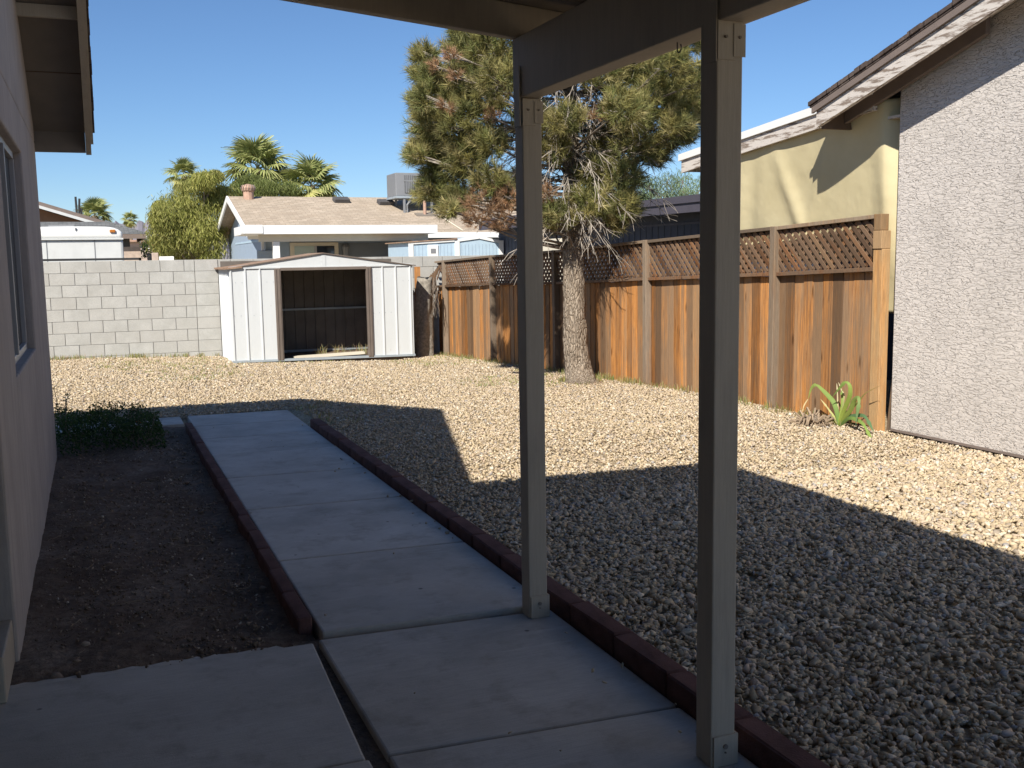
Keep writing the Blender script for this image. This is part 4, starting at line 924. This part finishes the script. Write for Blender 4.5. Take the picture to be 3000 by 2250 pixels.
MB().prism([(a.x - 2, YO + .8, 0), (b.x - 1.0, YO + .8, 0), (b.x - 1.0, YO + .8, zq(b.x - 1) - .3), (a.x - 2, YO + .8, zq(a.x - 2) - .3)], (0, 6, 0)).build('wall', 'orange', oh)
for px0, py0, py1, lean in ((166, 425, 462, -6), (164 + 7, 429, 462, 1), (176, 450, 463, 0)):
    p, q = PY(px0 + lean * .0, py1, YO + 4), PY(px0 + lean * .5, py0, YO + 4); MB().tube([p, q], .05, 6).build('vent_pipe', 'darkmetal', oh)
# low walls and oddments seen between trailer and tree
lw = MB().box(PY(318, 545, 44).x, PY(372, 545, 44).x, 44, 44.2, -.1, PY(340, 548, 44).z); lw.build('garden_wall', 'tanwall', label='low tan garden wall between trailer and feathery tree', cat='wall', loc=(PY(340, 548, 44).x, 44, -.1))
p = PY(335, 549, 36); q = MB().box(PY(328, 545, 36).x, PY(342, 545, 36).x, 36, 36.25, -.1, PY(334, 546, 36).z); q.build('wall_pillar', 'tanwall', label='short tan masonry pillar just above the block wall', cat='pillar', loc=(p.x, 36, -.1), bevel=.02)
p = PY(352, 558, 33); MB().box(p.x - .1, p.x + .32, 33, 33.2, -.1, PY(352, 554, 33).z).build('white_wall', 'white', label='low white wall below the feathery tree', cat='wall', loc=(p.x, 33, -.1), bevel=.01)
p = PY(345, 518, 70); MB().box(p.x - .45, p.x + .45, 70, 70.4, -.1, PY(345, 510, 70).z).build('red_wall', 'redbrick', label='small red wall far off beside the feathery tree', cat='wall', loc=(p.x, 70, -.1))
p = PY(330, 520, 90); fh = thing('far_house', 'far tan house low between grey roof and feathery tree', 'house', (p.x, 90, 0)); MB().box(p.x - 2.5, p.x + 4, 90, 95, -.1, PY(330, 522, 90).z).build('wall', 'tanwall', fh); MB().box(p.x - 3, p.x + 4.5, 89.6, 95.4, PY(330, 522, 90).z, PY(330, 518, 90).z).build('roof', 'terracotta', fh)

# ================================================================== VEGETATION
def unit(v): return v / (np.linalg.norm(v, axis=-1, keepdims=True) + 1e-9)
def rand_dir(n): return unit(RNG.normal(0, 1, (n, 3)))
def needles(centers, dirs, cols, per, ln, wd, spread=.75):
    """tufts: per thin triangles leaving each centre in a cone about dir"""
    n = len(centers); D = unit(dirs[:, None, :] + rand_dir(n * per).reshape(n, per, 3) * spread)
    B = centers[:, None, :] + dirs[:, None, :] * RNG.uniform(-.6, .6, (n, per, 1)) * ln * .8
    L = (ln * RNG.uniform(.6, 1.15, (n, per, 1))); S_ = unit(np.cross(D, rand_dir(n * per).reshape(n, per, 3))) * wd / 2
    P = np.stack([B - S_, B + S_, B + D * L], 2).reshape(-1, 3)
    C = np.repeat(np.repeat(cols[:, None, :] * RNG.uniform(.72, 1.25, (n, per, 1)), 3, 1).reshape(n, per, 3, 3) if False else (cols[:, None, None, :] * RNG.uniform(.72, 1.25, (n, per, 1, 1)) * np.ones((1, 1, 3, 1))), 1, 0).reshape(-1, 3)
    return P, np.arange(len(P)).reshape(-1, 3), C
def leaves(centers, cols, ln, wd, droop=.2):
    n = len(centers); D = rand_dir(n); D[:, 2] -= droop; D = unit(D); S_ = unit(np.cross(D, rand_dir(n))) * wd / 2
    L = ln * RNG.uniform(.6, 1.3, (n, 1)); P = np.stack([centers, centers + D * L * .5 + S_, centers + D * L, centers + D * L * .5 - S_], 1).reshape(-1, 3)
    return P, np.arange(len(P)).reshape(-1, 4), np.repeat(cols * RNG.uniform(.75, 1.25, (n, 1)), 4, 0)

# ---- pine
tb = G(1255, 824); TD = math.hypot(tb.x, tb.y)
pine = thing('pine_tree', 'tall shaggy pine with many dead grey twigs beside the wood fence', 'tree', tb)
tpts = [G(1256, 828), PD(1251, 800, TD), PD(1243, 740, TD), PD(1241, 660, TD), PD(1239, 590, TD + .02), PD(1237, 520, TD + .05), PD(1236, 450, TD + .1), PD(1235, 360, TD + .1), PD(1232, 250, TD + .15), PD(1232, 120, TD + .15), PD(1236, -20, TD + .1), PD(1240, -160, TD + .1)]
trd = [.215, .185, .155, .142, .138, .135, .12, .11, .095, .075, .05, .02]
def interp(pts, rad, m_):
    out, orad = [], []
    n = len(pts) - 1
    for i in range(m_):
        t = i / (m_ - 1) * n; k = min(int(t), n - 1); u = t - k
        p0, p1, p2, p3 = pts[max(k - 1, 0)], pts[k], pts[k + 1], pts[min(k + 2, n)]
        out.append(.5 * ((2 * p1) + (p2 - p0) * u + (2 * p0 - 5 * p1 + 4 * p2 - p3) * u * u + (3 * p1 - p0 - 3 * p2 + p3) * u ** 3)); orad.append(rad[k] + (rad[k + 1] - rad[k]) * u)
    return out, orad
tp_, tr2 = interp([Vector(p) for p in tpts], trd, 130)
m = MB(); NS = 40
for i, (p, r_q) in enumerate(zip(tp_, tr2)):
    for k in range(NS):
        a_ = 2 * math.pi * k / NS
        q = float(vn(k * NS / NS * .42 + 7, p.z * 7 + .8 * math.sin(k), 31)); q2 = float(vn((k % NS) * 1.1, p.z * 22, 32))
        rr = r_q * (1 + .16 * (abs(q - .5) * 2 - .4) + .07 * (q2 - .5)); m.v.append((p.x + rr * math.cos(a_), p.y + rr * math.sin(a_), p.z - (.06 if i == 0 else 0)))
for i in range(len(tp_) - 1):
    for k in range(NS): m.f.append((i * NS + k, i * NS + (k + 1) % NS, (i + 1) * NS + (k + 1) % NS, (i + 1) * NS + k))
m.build('trunk', 'bark', pine, smooth=True)
GREEN = np.array([(.25, .235, .08), (.31, .275, .10), (.175, .19, .065), (.37, .32, .145), (.215, .215, .085)])
BROWN = np.array([(.40, .24, .13), (.34, .20, .115), (.46, .30, .18)])
CL = [(1008, 95, 48, 0), (1050, 115, 65, -.2), (918, 122, 26, 0), (925, 160, 34, .1), (945, 205, 55, -.1), (1005, 185, 60, .3), (925, 265, 42, -.3), (930, 330, 42, 0), (985, 275, 58, -.5), (960, 375, 45, .2), (930, 408, 32, -.2), (905, 225, 24, .1), (900, 335, 22, .1), (985, 425, 40, .2), (965, 455, 20, .3), (1010, 345, 50, .4), (1050, 205, 60, -.4), (1065, 300, 45, .5), (1055, 395, 42, .5), (1085, 160, 50, .6), (1090, 420, 35, -.5),
      (1180, 120, 70, .3), (1300, 165, 60, .2), (1380, 135, 60, -.2), (1450, 150, 60, .3), (1480, 215, 48, -.1), (1400, 225, 66, -.5), (1335, 240, 58, .4), (1455, 285, 44, 0), (1385, 305, 58, -.4), (1310, 305, 45, .5), (1295, 380, 50, -.2), (1345, 375, 48, .3), (1350, 440, 38, -.1), (1275, 440, 48, -.4), (1205, 468, 36, -.5), (1160, 440, 34, .2), (1140, 390, 36, .5), (1420, 330, 34, .2), (1480, 290, 30, .5), (1330, 480, 24, -.3), (1190, 330, 40, .7), (1230, 270, 45, .8), (1150, 260, 45, .7),
      (1200, 30, 80, .2), (1300, 20, 80, -.3), (1400, 45, 75, .2), (1100, 40, 60, -.3), (1490, 70, 50, 0), (1520, 180, 46, .2), (1535, 250, 34, -.1), (1250, -80, 85, 0), (1350, -50, 75, .3), (1170, -130, 65, 0), (1270, -200, 50, 0), (1130, -40, 60, .4), (1420, -30, 50, -.2), (1240, -280, 34, 0)]
DEADC = [(1040, 440, 46, -1.0), (1078, 468, 36, -.9), (1025, 476, 22, -1.0), (1098, 425, 32, -.9), (975, 120, 16, -.6), (985, 165, 14, -.6), (940, 145, 12, -.4), (965, 232, 16, -.7), (1290, 250, 18, -.6), (1330, 265, 24, .2), (1060, 250, 20, -.6), (1265, 345, 26, .1), (1085, 490, 18, -.5), (1180, 420, 22, -.6)]
cent, dr_, cc_ = [], [], []; dcent, ddr, dcc = [], [], []; brm = MB(); twm = MB()
def trunk_at(z):
    return min(tp_, key=lambda p: abs(p.z - z))
for lst, dead in ((CL, False), (DEADC, True)):
    for (px, py, r_px, off) in lst:
        for rep in range(1 if dead else 2):
            o_ = off if rep == 0 else -off + random.uniform(-.9, .9)
            jx, jy = (0, 0) if rep == 0 else (random.uniform(-12, 12), random.uniform(-12, 12))
            c = PD(px + jx, py + jy, TD + o_); R_ = r_px * (TD + o_) / 2194 * (1.0 if rep == 0 else .85)
            ax = trunk_at(c.z - .25 - .25 * random.random()); out = (c - ax)
            mid = ax + out * .55 + Vector((random.uniform(-.1, .1), random.uniform(-.1, .1), -.05)); end = c + out.normalized() * R_ * .3
            brm.tube(interp([Vector(ax), mid, end], [.02, .013, .005], 8)[0], interp([Vector(ax), mid, end], [.02, .013, .005], 8)[1], 5)
            nt = int((110 if dead else 84) * (R_ / .33) ** 1.6) + 6
            D = rand_dir(nt); rad_ = RNG.uniform(.25, 1, (nt, 1)) ** .6
            Pq = np.array(c) + D * rad_ * R_ * np.array([1.05, 1.05, .85])
            dirs = unit(D * .75 + unit(np.array(out)[None]) * .45 + np.array([0, 0, .55]) + RNG.normal(0, .25, (nt, 3)))
            pal = BROWN if dead else GREEN
            base = pal[RNG.integers(0, len(pal), nt)] * random.uniform(.85, 1.15) * RNG.uniform(.7, 1.25, (nt, 1))
            if dead: dcent.append(Pq); ddr.append(dirs); dcc.append(base)
            else: cent.append(Pq); dr_.append(dirs); cc_.append(base)
            for _ in range(5):
                e_ = Vector(Pq[random.randrange(nt)]); twm.tube([mid + (c - mid) * random.uniform(.3, .9), (c + e_) / 2 + Vector((random.uniform(-.05, .05), random.uniform(-.05, .05), random.uniform(-.04, .04))), e_], [.007, .005, .003], 3, False)
P, F, C = needles(np.concatenate(cent), np.concatenate(dr_), np.concatenate(cc_), 42, .14, .0078, .95)
raw_mesh('crown', P, F, 'needle', C, pine)
P, F, C = needles(np.concatenate(dcent), np.concatenate(ddr), np.concatenate(dcc), 26, .085, .0055)
o = raw_mesh('dead_needles', P, F, 'needle', C, pine); o['label'] = 'clumps of rust brown dead needles'
brm.build('branches', 'branch', pine, smooth=True)
# bare dead twigs in the heart of the crown
for i in range(260):
    z = random.uniform(1.95, 4.7); ax = Vector(trunk_at(z)); a_ = random.uniform(0, 6.28)
    towards = Vector((-.45, -.9, 0)); d = Vector((math.cos(a_), math.sin(a_), random.uniform(-.1, .55))) + towards * random.uniform(.2, 1.3); d.normalize()
    pts = [ax]; ln = random.uniform(.10, .22)
    nseg = random.randint(4, 7)
    for j in range(nseg):
        d = (d + Vector((random.uniform(-.25, .25), random.uniform(-.25, .25), -.13 + random.uniform(-.12, .08)))).normalized(); pts.append(pts[-1] + d * ln)
    rr = [random.uniform(.007, .012) * (1 - .75 * j / nseg) for j in range(nseg + 1)]
    twm.tube(pts, rr, 4, False)
    for j in range(2, nseg):
        for _ in range(random.randint(1, 3)):
            d2 = (pts[j] - pts[j - 1]).normalized() + Vector((random.uniform(-.9, .9), random.uniform(-.9, .9), random.uniform(-.9, .4))); d2.normalize()
            q = [pts[j]]
            for _k in range(3): d2 = (d2 + Vector((random.uniform(-.3, .3), random.uniform(-.3, .3), random.uniform(-.35, .1)))).normalized(); q.append(q[-1] + d2 * random.uniform(.05, .12))
            twm.tube(q, [.005, .004, .0033, .0025], 3, False)
for (px, py) in ((1345, 470), (1310, 490), (1290, 500), (1260, 485), (1300, 470)):
    p = PD(px, py - 60, TD - .3); 
    for _ in range(3):
        d = Vector((random.uniform(-.4, .4), random.uniform(-.4, .4), -1)); q = [p]
        for j in range(5): d = (d + Vector((random.uniform(-.35, .35), random.uniform(-.35, .35), 0))).normalized(); q.append(q[-1] + d * .09)
        twm.tube(q, [.009, .008, .006, .005, .004, .003], 4, False)
twm.build('dead_twigs', 'twig', pine)

# ---- feathery trees
def feather_tree(name, label, blobs, Y, cols, n_per, leaf, group=None, trunk_px=None, wd=.02, ln=.09):
    b0_ = PY(trunk_px[0], trunk_px[1], Y); r = thing(name, label, 'tree', (b0_.x, Y, 0), group)
    cs, cc = [], []; bm_ = MB()
    for (px, py, rx, ry) in blobs:
        c = PY(px, py, Y + random.uniform(-.8, .8)); k = Y / 2194 * 1.07; n = n_per
        D = rand_dir(n) * RNG.uniform(.15, 1, (n, 1)) ** .5 * np.where(RNG.random((n, 1)) < .14, 1.25, .95)
        cl_ = np.array(c) + D * np.array([rx * k, rx * k * .9, ry * k])
        # hanging sprays
        cl_[:, 2] -= RNG.uniform(0, .35, n) * ry * k * .6
        cs.append(cl_); cc.append(np.array(cols)[RNG.integers(0, len(cols), n)] * random.uniform(.75, 1.15))
        base = Vector((b0_.x, Y, max(.5, c.z - 1.6))); bm_.tube([base, base + (c - base) * .5 + Vector((random.uniform(-.2, .2), 0, 0)), c], [.06, .035, .012], 5)
        for _ in range(6):
            e_ = Vector(cl_[random.randrange(n)]); bm_.tube([c, e_], [.012, .004], 4)
    P, F, C = leaves(np.concatenate(cs), np.concatenate(cc), ln, wd, 1.3)
    raw_mesh('crown', P, F, 'leaf', C, r)
    bm_.build('branches', 'branch', r); MB().tube([(b0_.x, Y, -.1), (b0_.x + .1, Y, 1.2), (b0_.x, Y, 2.2)], [.16, .13, .09], 8).build('trunk', 'branch', r)
    return r
OL = [(.36, .36, .10), (.29, .30, .08), (.44, .42, .14), (.23, .25, .06)]
feather_tree('feathery_tree', 'rounded feathery yellow green tree left of the blue house', [(420, 420, 48, 40), (380, 450, 45, 38), (450, 460, 45, 45), (410, 490, 60, 40), (360, 500, 38, 40), (390, 535, 50, 30), (450, 520, 36, 45), (350, 465, 25, 25), (475, 420, 30, 28), (440, 385, 26, 18), (465, 375, 14, 10), (345, 440, 12, 9)], 38.5, OL, 3600, None, None, (425, 560), .024, .20)
feather_tree('feathery_tree', 'airy green tree crown showing over the blue house ridge', [(520, 405, 30, 18), (570, 400, 36, 18), (615, 405, 34, 16), (540, 385, 24, 12)], 44, [(.17, .21, .06), (.22, .25, .08)], 2200, None, None, (560, 540), .022, .18)
feather_tree('feathery_tree', 'wispy grey green tree above the slate house roof', [(1400, 400, 26, 26), (1440, 395, 34, 34), (1475, 390, 30, 36), (1425, 425, 40, 20), (1480, 420, 36, 20), (1385, 425, 20, 16), (1520, 400, 30, 34)], 24, [(.20, .27, .15), (.26, .32, .17), (.16, .22, .11)], 800, None, None, (1450, 520), .016, .12)

# ---- palms
def frond_mesh(name, R_=.8, pet=.8, seg=26, cols=((.27, .31, .11), (.36, .37, .15))):
    V, F, C = [], [], []
    # petiole along +x, then a fan
    for s_ in (-1, 1): pass
    V += [(0, -.02, 0), (0, .02, 0), (pet, .012, .02), (pet, -.012, .02)]; F.append((0, 1, 2, 3)); C += [(.28, .27, .11)] * 4
    for i in range(seg):
        a_ = math.radians(-130 + 260 * i / (seg - 1)); c_, s_ = math.cos(a_), math.sin(a_); L = R_ * (.72 + .28 * math.cos(a_ * .5)) * random.uniform(.88, 1.06); dr2 = random.uniform(.1, .32)
        ww = R_ * .062; b = len(V); col = np.array(cols[i % 2]) * random.uniform(.8, 1.25)
        px_, py_ = -s_, c_
        for t, w_, z in ((.04, .25, .0), (.45, 1.0, .04), (.75, .62, -.03 - dr2 * .3), (1.0, .03, -.06 - dr2)):
            V += [(pet + c_ * L * t + px_ * ww * w_, s_ * L * t + py_ * ww * w_, .02 + z * R_ + .02 * (i % 2)), (pet + c_ * L * t - px_ * ww * w_, s_ * L * t - py_ * ww * w_, .02 + z * R_)]; C += [col * (1 if t < 1 else 1.25)] * 2
        for q in range(3): F.append((b + 2 * q, b + 2 * q + 1, b + 2 * q + 3, b + 2 * q + 2))
    return np.array(V), np.array(F), np.array(C)
def mk_frond_data(nm, **k):
    V, F, C = frond_mesh(nm, **k); o = raw_mesh(nm, V, F, 'frond', C); me = o.data; bpy.data.objects.remove(o); return me
FR = [mk_frond_data('frond') for _ in range(3)]; FRD = mk_frond_data('frond', cols=((.42, .42, .14), (.48, .45, .18)))
def palm(label, px, py, Y, scale, nf, lo=-70, hi=85, trunk_r=.2, grp='fan palms beyond the houses'):
    top = PY(px, py, Y); r = thing('fan_palm', label, 'palm tree', (top.x, Y, 0), grp)
    MB().tube([(top.x, Y, -.1), (top.x + .05, Y, top.z * .5), (top.x, Y, top.z)], [trunk_r * 1.3, trunk_r, trunk_r * .9], 12).build('trunk', 'palmtrunk', r)
    for i in range(nf):
        u = i / (nf - 1); el = math.radians(hi + (lo - hi) * u ** .8); az = i * 2.39996 + random.uniform(-.2, .2)
        me_ = FRD if (u > .68) else random.choice(FR); s_ = scale * random.uniform(.85, 1.1)
        q = Matrix.Rotation(az, 4, 'Z') @ Matrix.Rotation(-el, 4, 'Y') @ Matrix.Rotation(random.uniform(-.5, .5), 4, 'X')
        o = bpy.data.objects.new('frond', me_); COL.objects.link(o); o.parent = r
        o.matrix_basis = Matrix.Translation((0, 0, top.z)) @ q @ Matrix.Scale(s_, 4)
    return r
palm('tall fan palm with spiky crown rising behind the blue house ridge', 556, 366, 47, 1.12, 44)
palm('shorter fan palm just right of the taller palm behind the ridge', 672, 402, 46, 1.0, 42)
palm('small palm head peeking over the feathery tree', 397, 378, 70, .85, 30)
palm('palm with drooping fronds rising behind the brown rake', 205, 466, 62, .72, 30, -50)
palm('tiny distant palm on a thin trunk above the grey hip roof', 280, 474, 110, .62, 26, -80, 80, .16)

# ---- flowering bush far off
p = PY(322, 532, 47); ob = thing('flowering_bush', 'dark green bush with white blossoms between house and tree', 'bush', (p.x, 47, 0))
D = rand_dir(900) * RNG.uniform(.2, 1, (900, 1)) ** .5; P, F, C = leaves(np.array((p.x + .1, 47, p.z - .1)) + D * np.array([.55, .5, .55]), np.array([(.06, .10, .03)] * 900), .14, .05); raw_mesh('foliage', P, F, 'leaf', C, ob)
D = rand_dir(40); D[:, 1] = -abs(D[:, 1]); P, F, C = leaves(np.array((p.x + .1, 47, p.z - .1)) + D * np.array([.56, .52, .56]), np.array([(.75, .74, .7)] * 40), .08, .07); raw_mesh('blossoms', P, F, 'leaf', C, ob)

# ---- low shrub at the end of the dirt bed
sh0 = thing('low_shrub', 'low dark green leafy shrub with one red flower against the house wall', 'shrub', (0.02, 9.85, -.03))
n = 5200; X = RNG.uniform(-.40, .50, n); Y = RNG.uniform(9.28, 10.5, n); hh = (.14 + .17 * vn(X * 5, Y * 4, 44)) * (1 - .55 * np.clip((X - .1) / .4, 0, 1) ** 2) * np.clip((Y - 9.2) / .25, .25, 1); Z = RNG.uniform(0, 1, n) ** .7 * hh * 1.25 - .02
lc = np.array([(.045, .085, .025), (.06, .105, .03), (.035, .065, .02)])[RNG.integers(0, 3, n)]
P, F, C = leaves(np.stack([X, Y, Z], -1), lc, .032, .016, -.4); raw_mesh('foliage', P, F, 'leaf', C, sh0)
m = MB(); sprP, sprC = [], []
for i in range(60):
    x, y = random.uniform(-.38, .42), random.uniform(9.4, 10.4); h_ = random.uniform(.12, .26) if i > 2 else random.uniform(.4, .55); dx, dy = random.uniform(-.12, .16), random.uniform(-.15, .1)
    if i <= 2: x = random.uniform(-.38, -.25)
    m.tube([(x, y, -.03), (x + dx * .5, y + dy * .5, h_ * .6), (x + dx, y + dy, h_)], [.004, .003, .002], 4)
    for _ in range(16): t = random.uniform(.4, 1); sprP.append((x + dx * t, y + dy * t, h_ * t)); sprC.append((.06, .105, .03))
m.build('stems', 'branch', sh0); P, F, C = leaves(np.array(sprP), np.array(sprC), .03, .014, -.3); raw_mesh('sprigs', P, F, 'leaf', C, sh0)
fw = PD(407 / S, 1241 / S, 9.75); m = MB()
for i in range(6):
    a_ = i * 1.05; m.quad(fw, fw + Vector((.02 * math.cos(a_), .02 * math.sin(a_), .008)), fw + Vector((.026 * math.cos(a_ + .5), .026 * math.sin(a_ + .5), .026)), fw + Vector((.02 * math.cos(a_ + 1), .02 * math.sin(a_ + 1), .008)))
m.build('flower', 'red', sh0)

# ---- strap-leaved plant by the end post
K = lambda cx_, cy_: ((2330 + cx_ / 6.9125) / S, (1080 + cy_ / 6.9125) / S)
pb = G(*K(885, 1160)); plant = thing('strap_leaf_plant', 'bright green arching strap leaf plant growing against the fence', 'plant', pb)
def strap(name, pts, xo, wmax, c0, c1):
    n_ = len(pts); P3 = [PX(*K(*p), pb.x + xo * (i / (n_ - 1)) ** .9) for i, p in enumerate(pts)]; P3[0] = Vector(pb) + Vector((0, 0, -.01)) if pts[0][1] > 1000 else P3[0]
    q, _ = interp(P3, [0] * n_, 26); V, F, C = [], [], []
    view = (EYE - Vector(pb)).normalized()
    for i, p in enumerate(q):
        t = i / 25; d = (q[min(i + 1, 25)] - q[max(i - 1, 0)]).normalized(); s_ = d.cross(view + Vector((0, 0, .25))).normalized(); nn = d.cross(s_)
        ww = wmax * (.38 + .62 * math.sin(math.pi * min(1, t * 1.15 + .12)) if t < .75 else max(.04, (1 - t) / .25 * .92)) * .5
        V += [p - s_ * ww, p - nn * ww * .25, p + s_ * ww]; c = np.array(c0) * (1 - t) + np.array(c1) * t; C += [c, c * 1.12, c]
    for i in range(25):
        for k in range(2): F.append((i * 3 + k, i * 3 + k + 1, i * 3 + k + 4, i * 3 + k + 3))
    o = raw_mesh(name, np.array([tuple(v) for v in V]), np.array(F), 'leaf', np.array(C), plant); o.data.polygons.foreach_set('use_smooth', [True] * len(F)); return o
YG_ = (.38, .47, .10); MG = (.16, .27, .07); BG = (.11, .20, .09); DRY = (.55, .45, .24)
strap('leaf', [(885, 1160), (950, 930), (1040, 720), (1110, 520), (1100, 340), (1015, 275), (900, 390), (740, 590)], -.10, .040, YG_, MG)
strap('leaf', [(870, 1150), (850, 920), (780, 690), (690, 575), (560, 440), (430, 335), (330, 390), (260, 620)], -.06, .044, MG, (.3, .38, .1))
strap('leaf', [(885, 1160), (925, 950), (960, 720), (945, 520), (955, 430)], .02, .036, YG_, MG)
strap('leaf', [(890, 1160), (990, 1000), (1120, 830), (1190, 650), (1270, 585), (1290, 700), (1255, 900), (1225, 1150)], -.14, .044, YG_, BG)
strap('leaf', [(900, 1150), (1080, 1010), (1250, 1040), (1380, 1130), (1490, 1330), (1610, 1520)], -.18, .036, MG, (.28, .38, .09))
strap('leaf', [(900, 1150), (1050, 1000), (1250, 950), (1400, 965), (1500, 1110), (1590, 1290)], -.08, .040, BG, BG)
strap('leaf', [(875, 1150), (800, 1010), (730, 900), (620, 750), (510, 615)], -.04, .022, YG_, DRY)
strap('leaf', [(880, 1150), (862, 800), (852, 480), (838, 290)], .03, .014, DRY, (.6, .55, .35))
strap('leaf', [(880, 1150), (985, 600), (930, 420), (870, 270)], .03, .014, (.3, .34, .1), (.6, .55, .35))
strap('leaf', [(900, 1140), (1150, 820), (1330, 600), (1420, 500), (1560, 420), (1760, 325)], -.03, .014, MG, (.45, .28, .12))
strap('leaf', [(255, 620), (190, 720), (160, 800), (145, 890)], -.08, .012, DRY, DRY)
strap('leaf', [(870, 1150), (760, 1060), (640, 1080), (540, 1190), (610, 1380)], -.16, .012, (.2, .2, .06), (.3, .22, .1))
# fibrous old crown beside it
oc = G(*K(370, 1130)); cr = thing('dead_plant_clump', 'dry brown fibrous dead plant clump beside the strap leaf plant', 'dead plant', oc)
m = MB()
for i in range(90):
    a_ = random.uniform(0, 6.28); el = random.uniform(.05, 1.0); r_q = random.uniform(.06, .19); p = Vector(oc) + Vector((random.uniform(-.05, .05), random.uniform(-.07, .07), 0))
    d = Vector((math.cos(a_) * math.cos(el), math.sin(a_) * math.cos(el), math.sin(el))); q = p + d * r_q; s_ = q + Vector((d.x * .04, d.y * .04, -.05)); m.tube([p, q, s_], [.012, .009, .003], 4)
m.build('fibres', 'root', cr)
m = MB(); m.tube([Vector(oc) + Vector((0, 0, -.03)), Vector(oc) + Vector((0, .02, .05)), Vector(oc) + Vector((.02, .0, .085))], [.11, .09, .03], 9); m.build('core', 'bark', cr, smooth=True)

# ---- weeds
wp = []
for i in range(150):
    t = random.random(); y = 7.3 + 11.3 * t; wp.append((fz(0, y) - random.uniform(.02, .16), y, gz(6, y) - .01))
for i in range(70): x = random.uniform(-1, 2.0); wp.append((x, YB - random.uniform(.02, .2), gz(x, YB) - .01))
for i in range(40): a_ = random.uniform(0, 6.28); wp.append((tb.x + .24 * math.cos(a_), tb.y + .24 * math.sin(a_), tb.z - .01))
grass('weeds', wp, 'dry grass and weeds along the fence and block wall', 'weeds', (.03, .11), 14, .07, ((.42, .35, .17), (.34, .31, .12), (.24, .27, .08)))
gp_ = []
for i in range(900):
    x, y = random.uniform(0, 6.2), random.uniform(11.6, 18.4)
    if float(vn(x * .8, y * .8, 77)) > .58 and not (2.0 < x < 5.1 and y > 17): gp_.append((x, y, gz(x, y)))
grass('sparse_grass', gp_, 'thin sprouting grass among the far gravel', 'grass', (.015, .045), 12, .14, ((.30, .31, .09), (.40, .36, .16), (.26, .30, .08)), wd=.004)
gp_ = [(random.uniform(2.0, 2.5), random.uniform(9.7, 11.6), -.01) for _ in range(26)]
grass('dry_grass', gp_, 'dry grass tufts at the far end of the right brick edging', 'grass', (.02, .07), 10, .08, ((.40, .33, .17), (.28, .28, .10)))
V, F, C = [], [], []
for i in range(5200):
    a_ = random.uniform(0, 6.28); r_q = abs(random.gauss(0, .75)) + .12; x, y = tb.x + r_q * math.cos(a_), tb.y + r_q * math.sin(a_) * 1.5
    if x > 6.4 or (i > 3500): x, y = random.uniform(2.2, 6.2), random.uniform(5, 16)
    b_ = random.uniform(0, 6.28); l_ = random.uniform(.03, .07); z = gz(x, y) + random.uniform(.006, .024); w_ = .002; k_ = len(V); q = random.uniform(.7, 1.3)
    V += [(x - w_ * math.sin(b_), y + w_ * math.cos(b_), z), (x + w_ * math.sin(b_), y - w_ * math.cos(b_), z), (x + l_ * math.cos(b_), y + l_ * math.sin(b_), z + random.uniform(-.006, .01))]; F.append((k_, k_ + 1, k_ + 2)); C += [(.34 * q, .20 * q, .11 * q)] * 3
raw_mesh('needle_litter', V, F, 'leaf', np.array(C), kind='stuff', label='brown fallen pine needles strewn over the gravel', category='needle litter')
# fallen twigs on gravel and dirt
m = MB()
for i in range(90):
    if i < 60: x, y, z = random.uniform(-.3, .65), random.uniform(4.4, 9.0), -.012
    else: x, y, z = random.uniform(2.1, 4.3), random.uniform(2.5, 8.0), .032
    pts = [Vector((x, y, z))]; a_ = random.uniform(0, 6.28)
    for j in range(5): a_ += random.uniform(-.7, .7); pts.append(pts[-1] + Vector((.022 * math.cos(a_), .022 * math.sin(a_), random.uniform(-.003, .004))))
    m.tube(pts, .0016, 4)
m.build('fallen_twigs', 'root', label='thin curled twigs and roots lying on dirt and gravel', cat='twigs', kind='stuff')
for o in COL.objects:                    # free-standing walls are things in their own right
    if o.parent is None and o.name.split('.')[0] in ('block_wall', 'garden_wall', 'white_wall', 'red_wall', 'wall_pillar'): o['kind'] = 'thing'
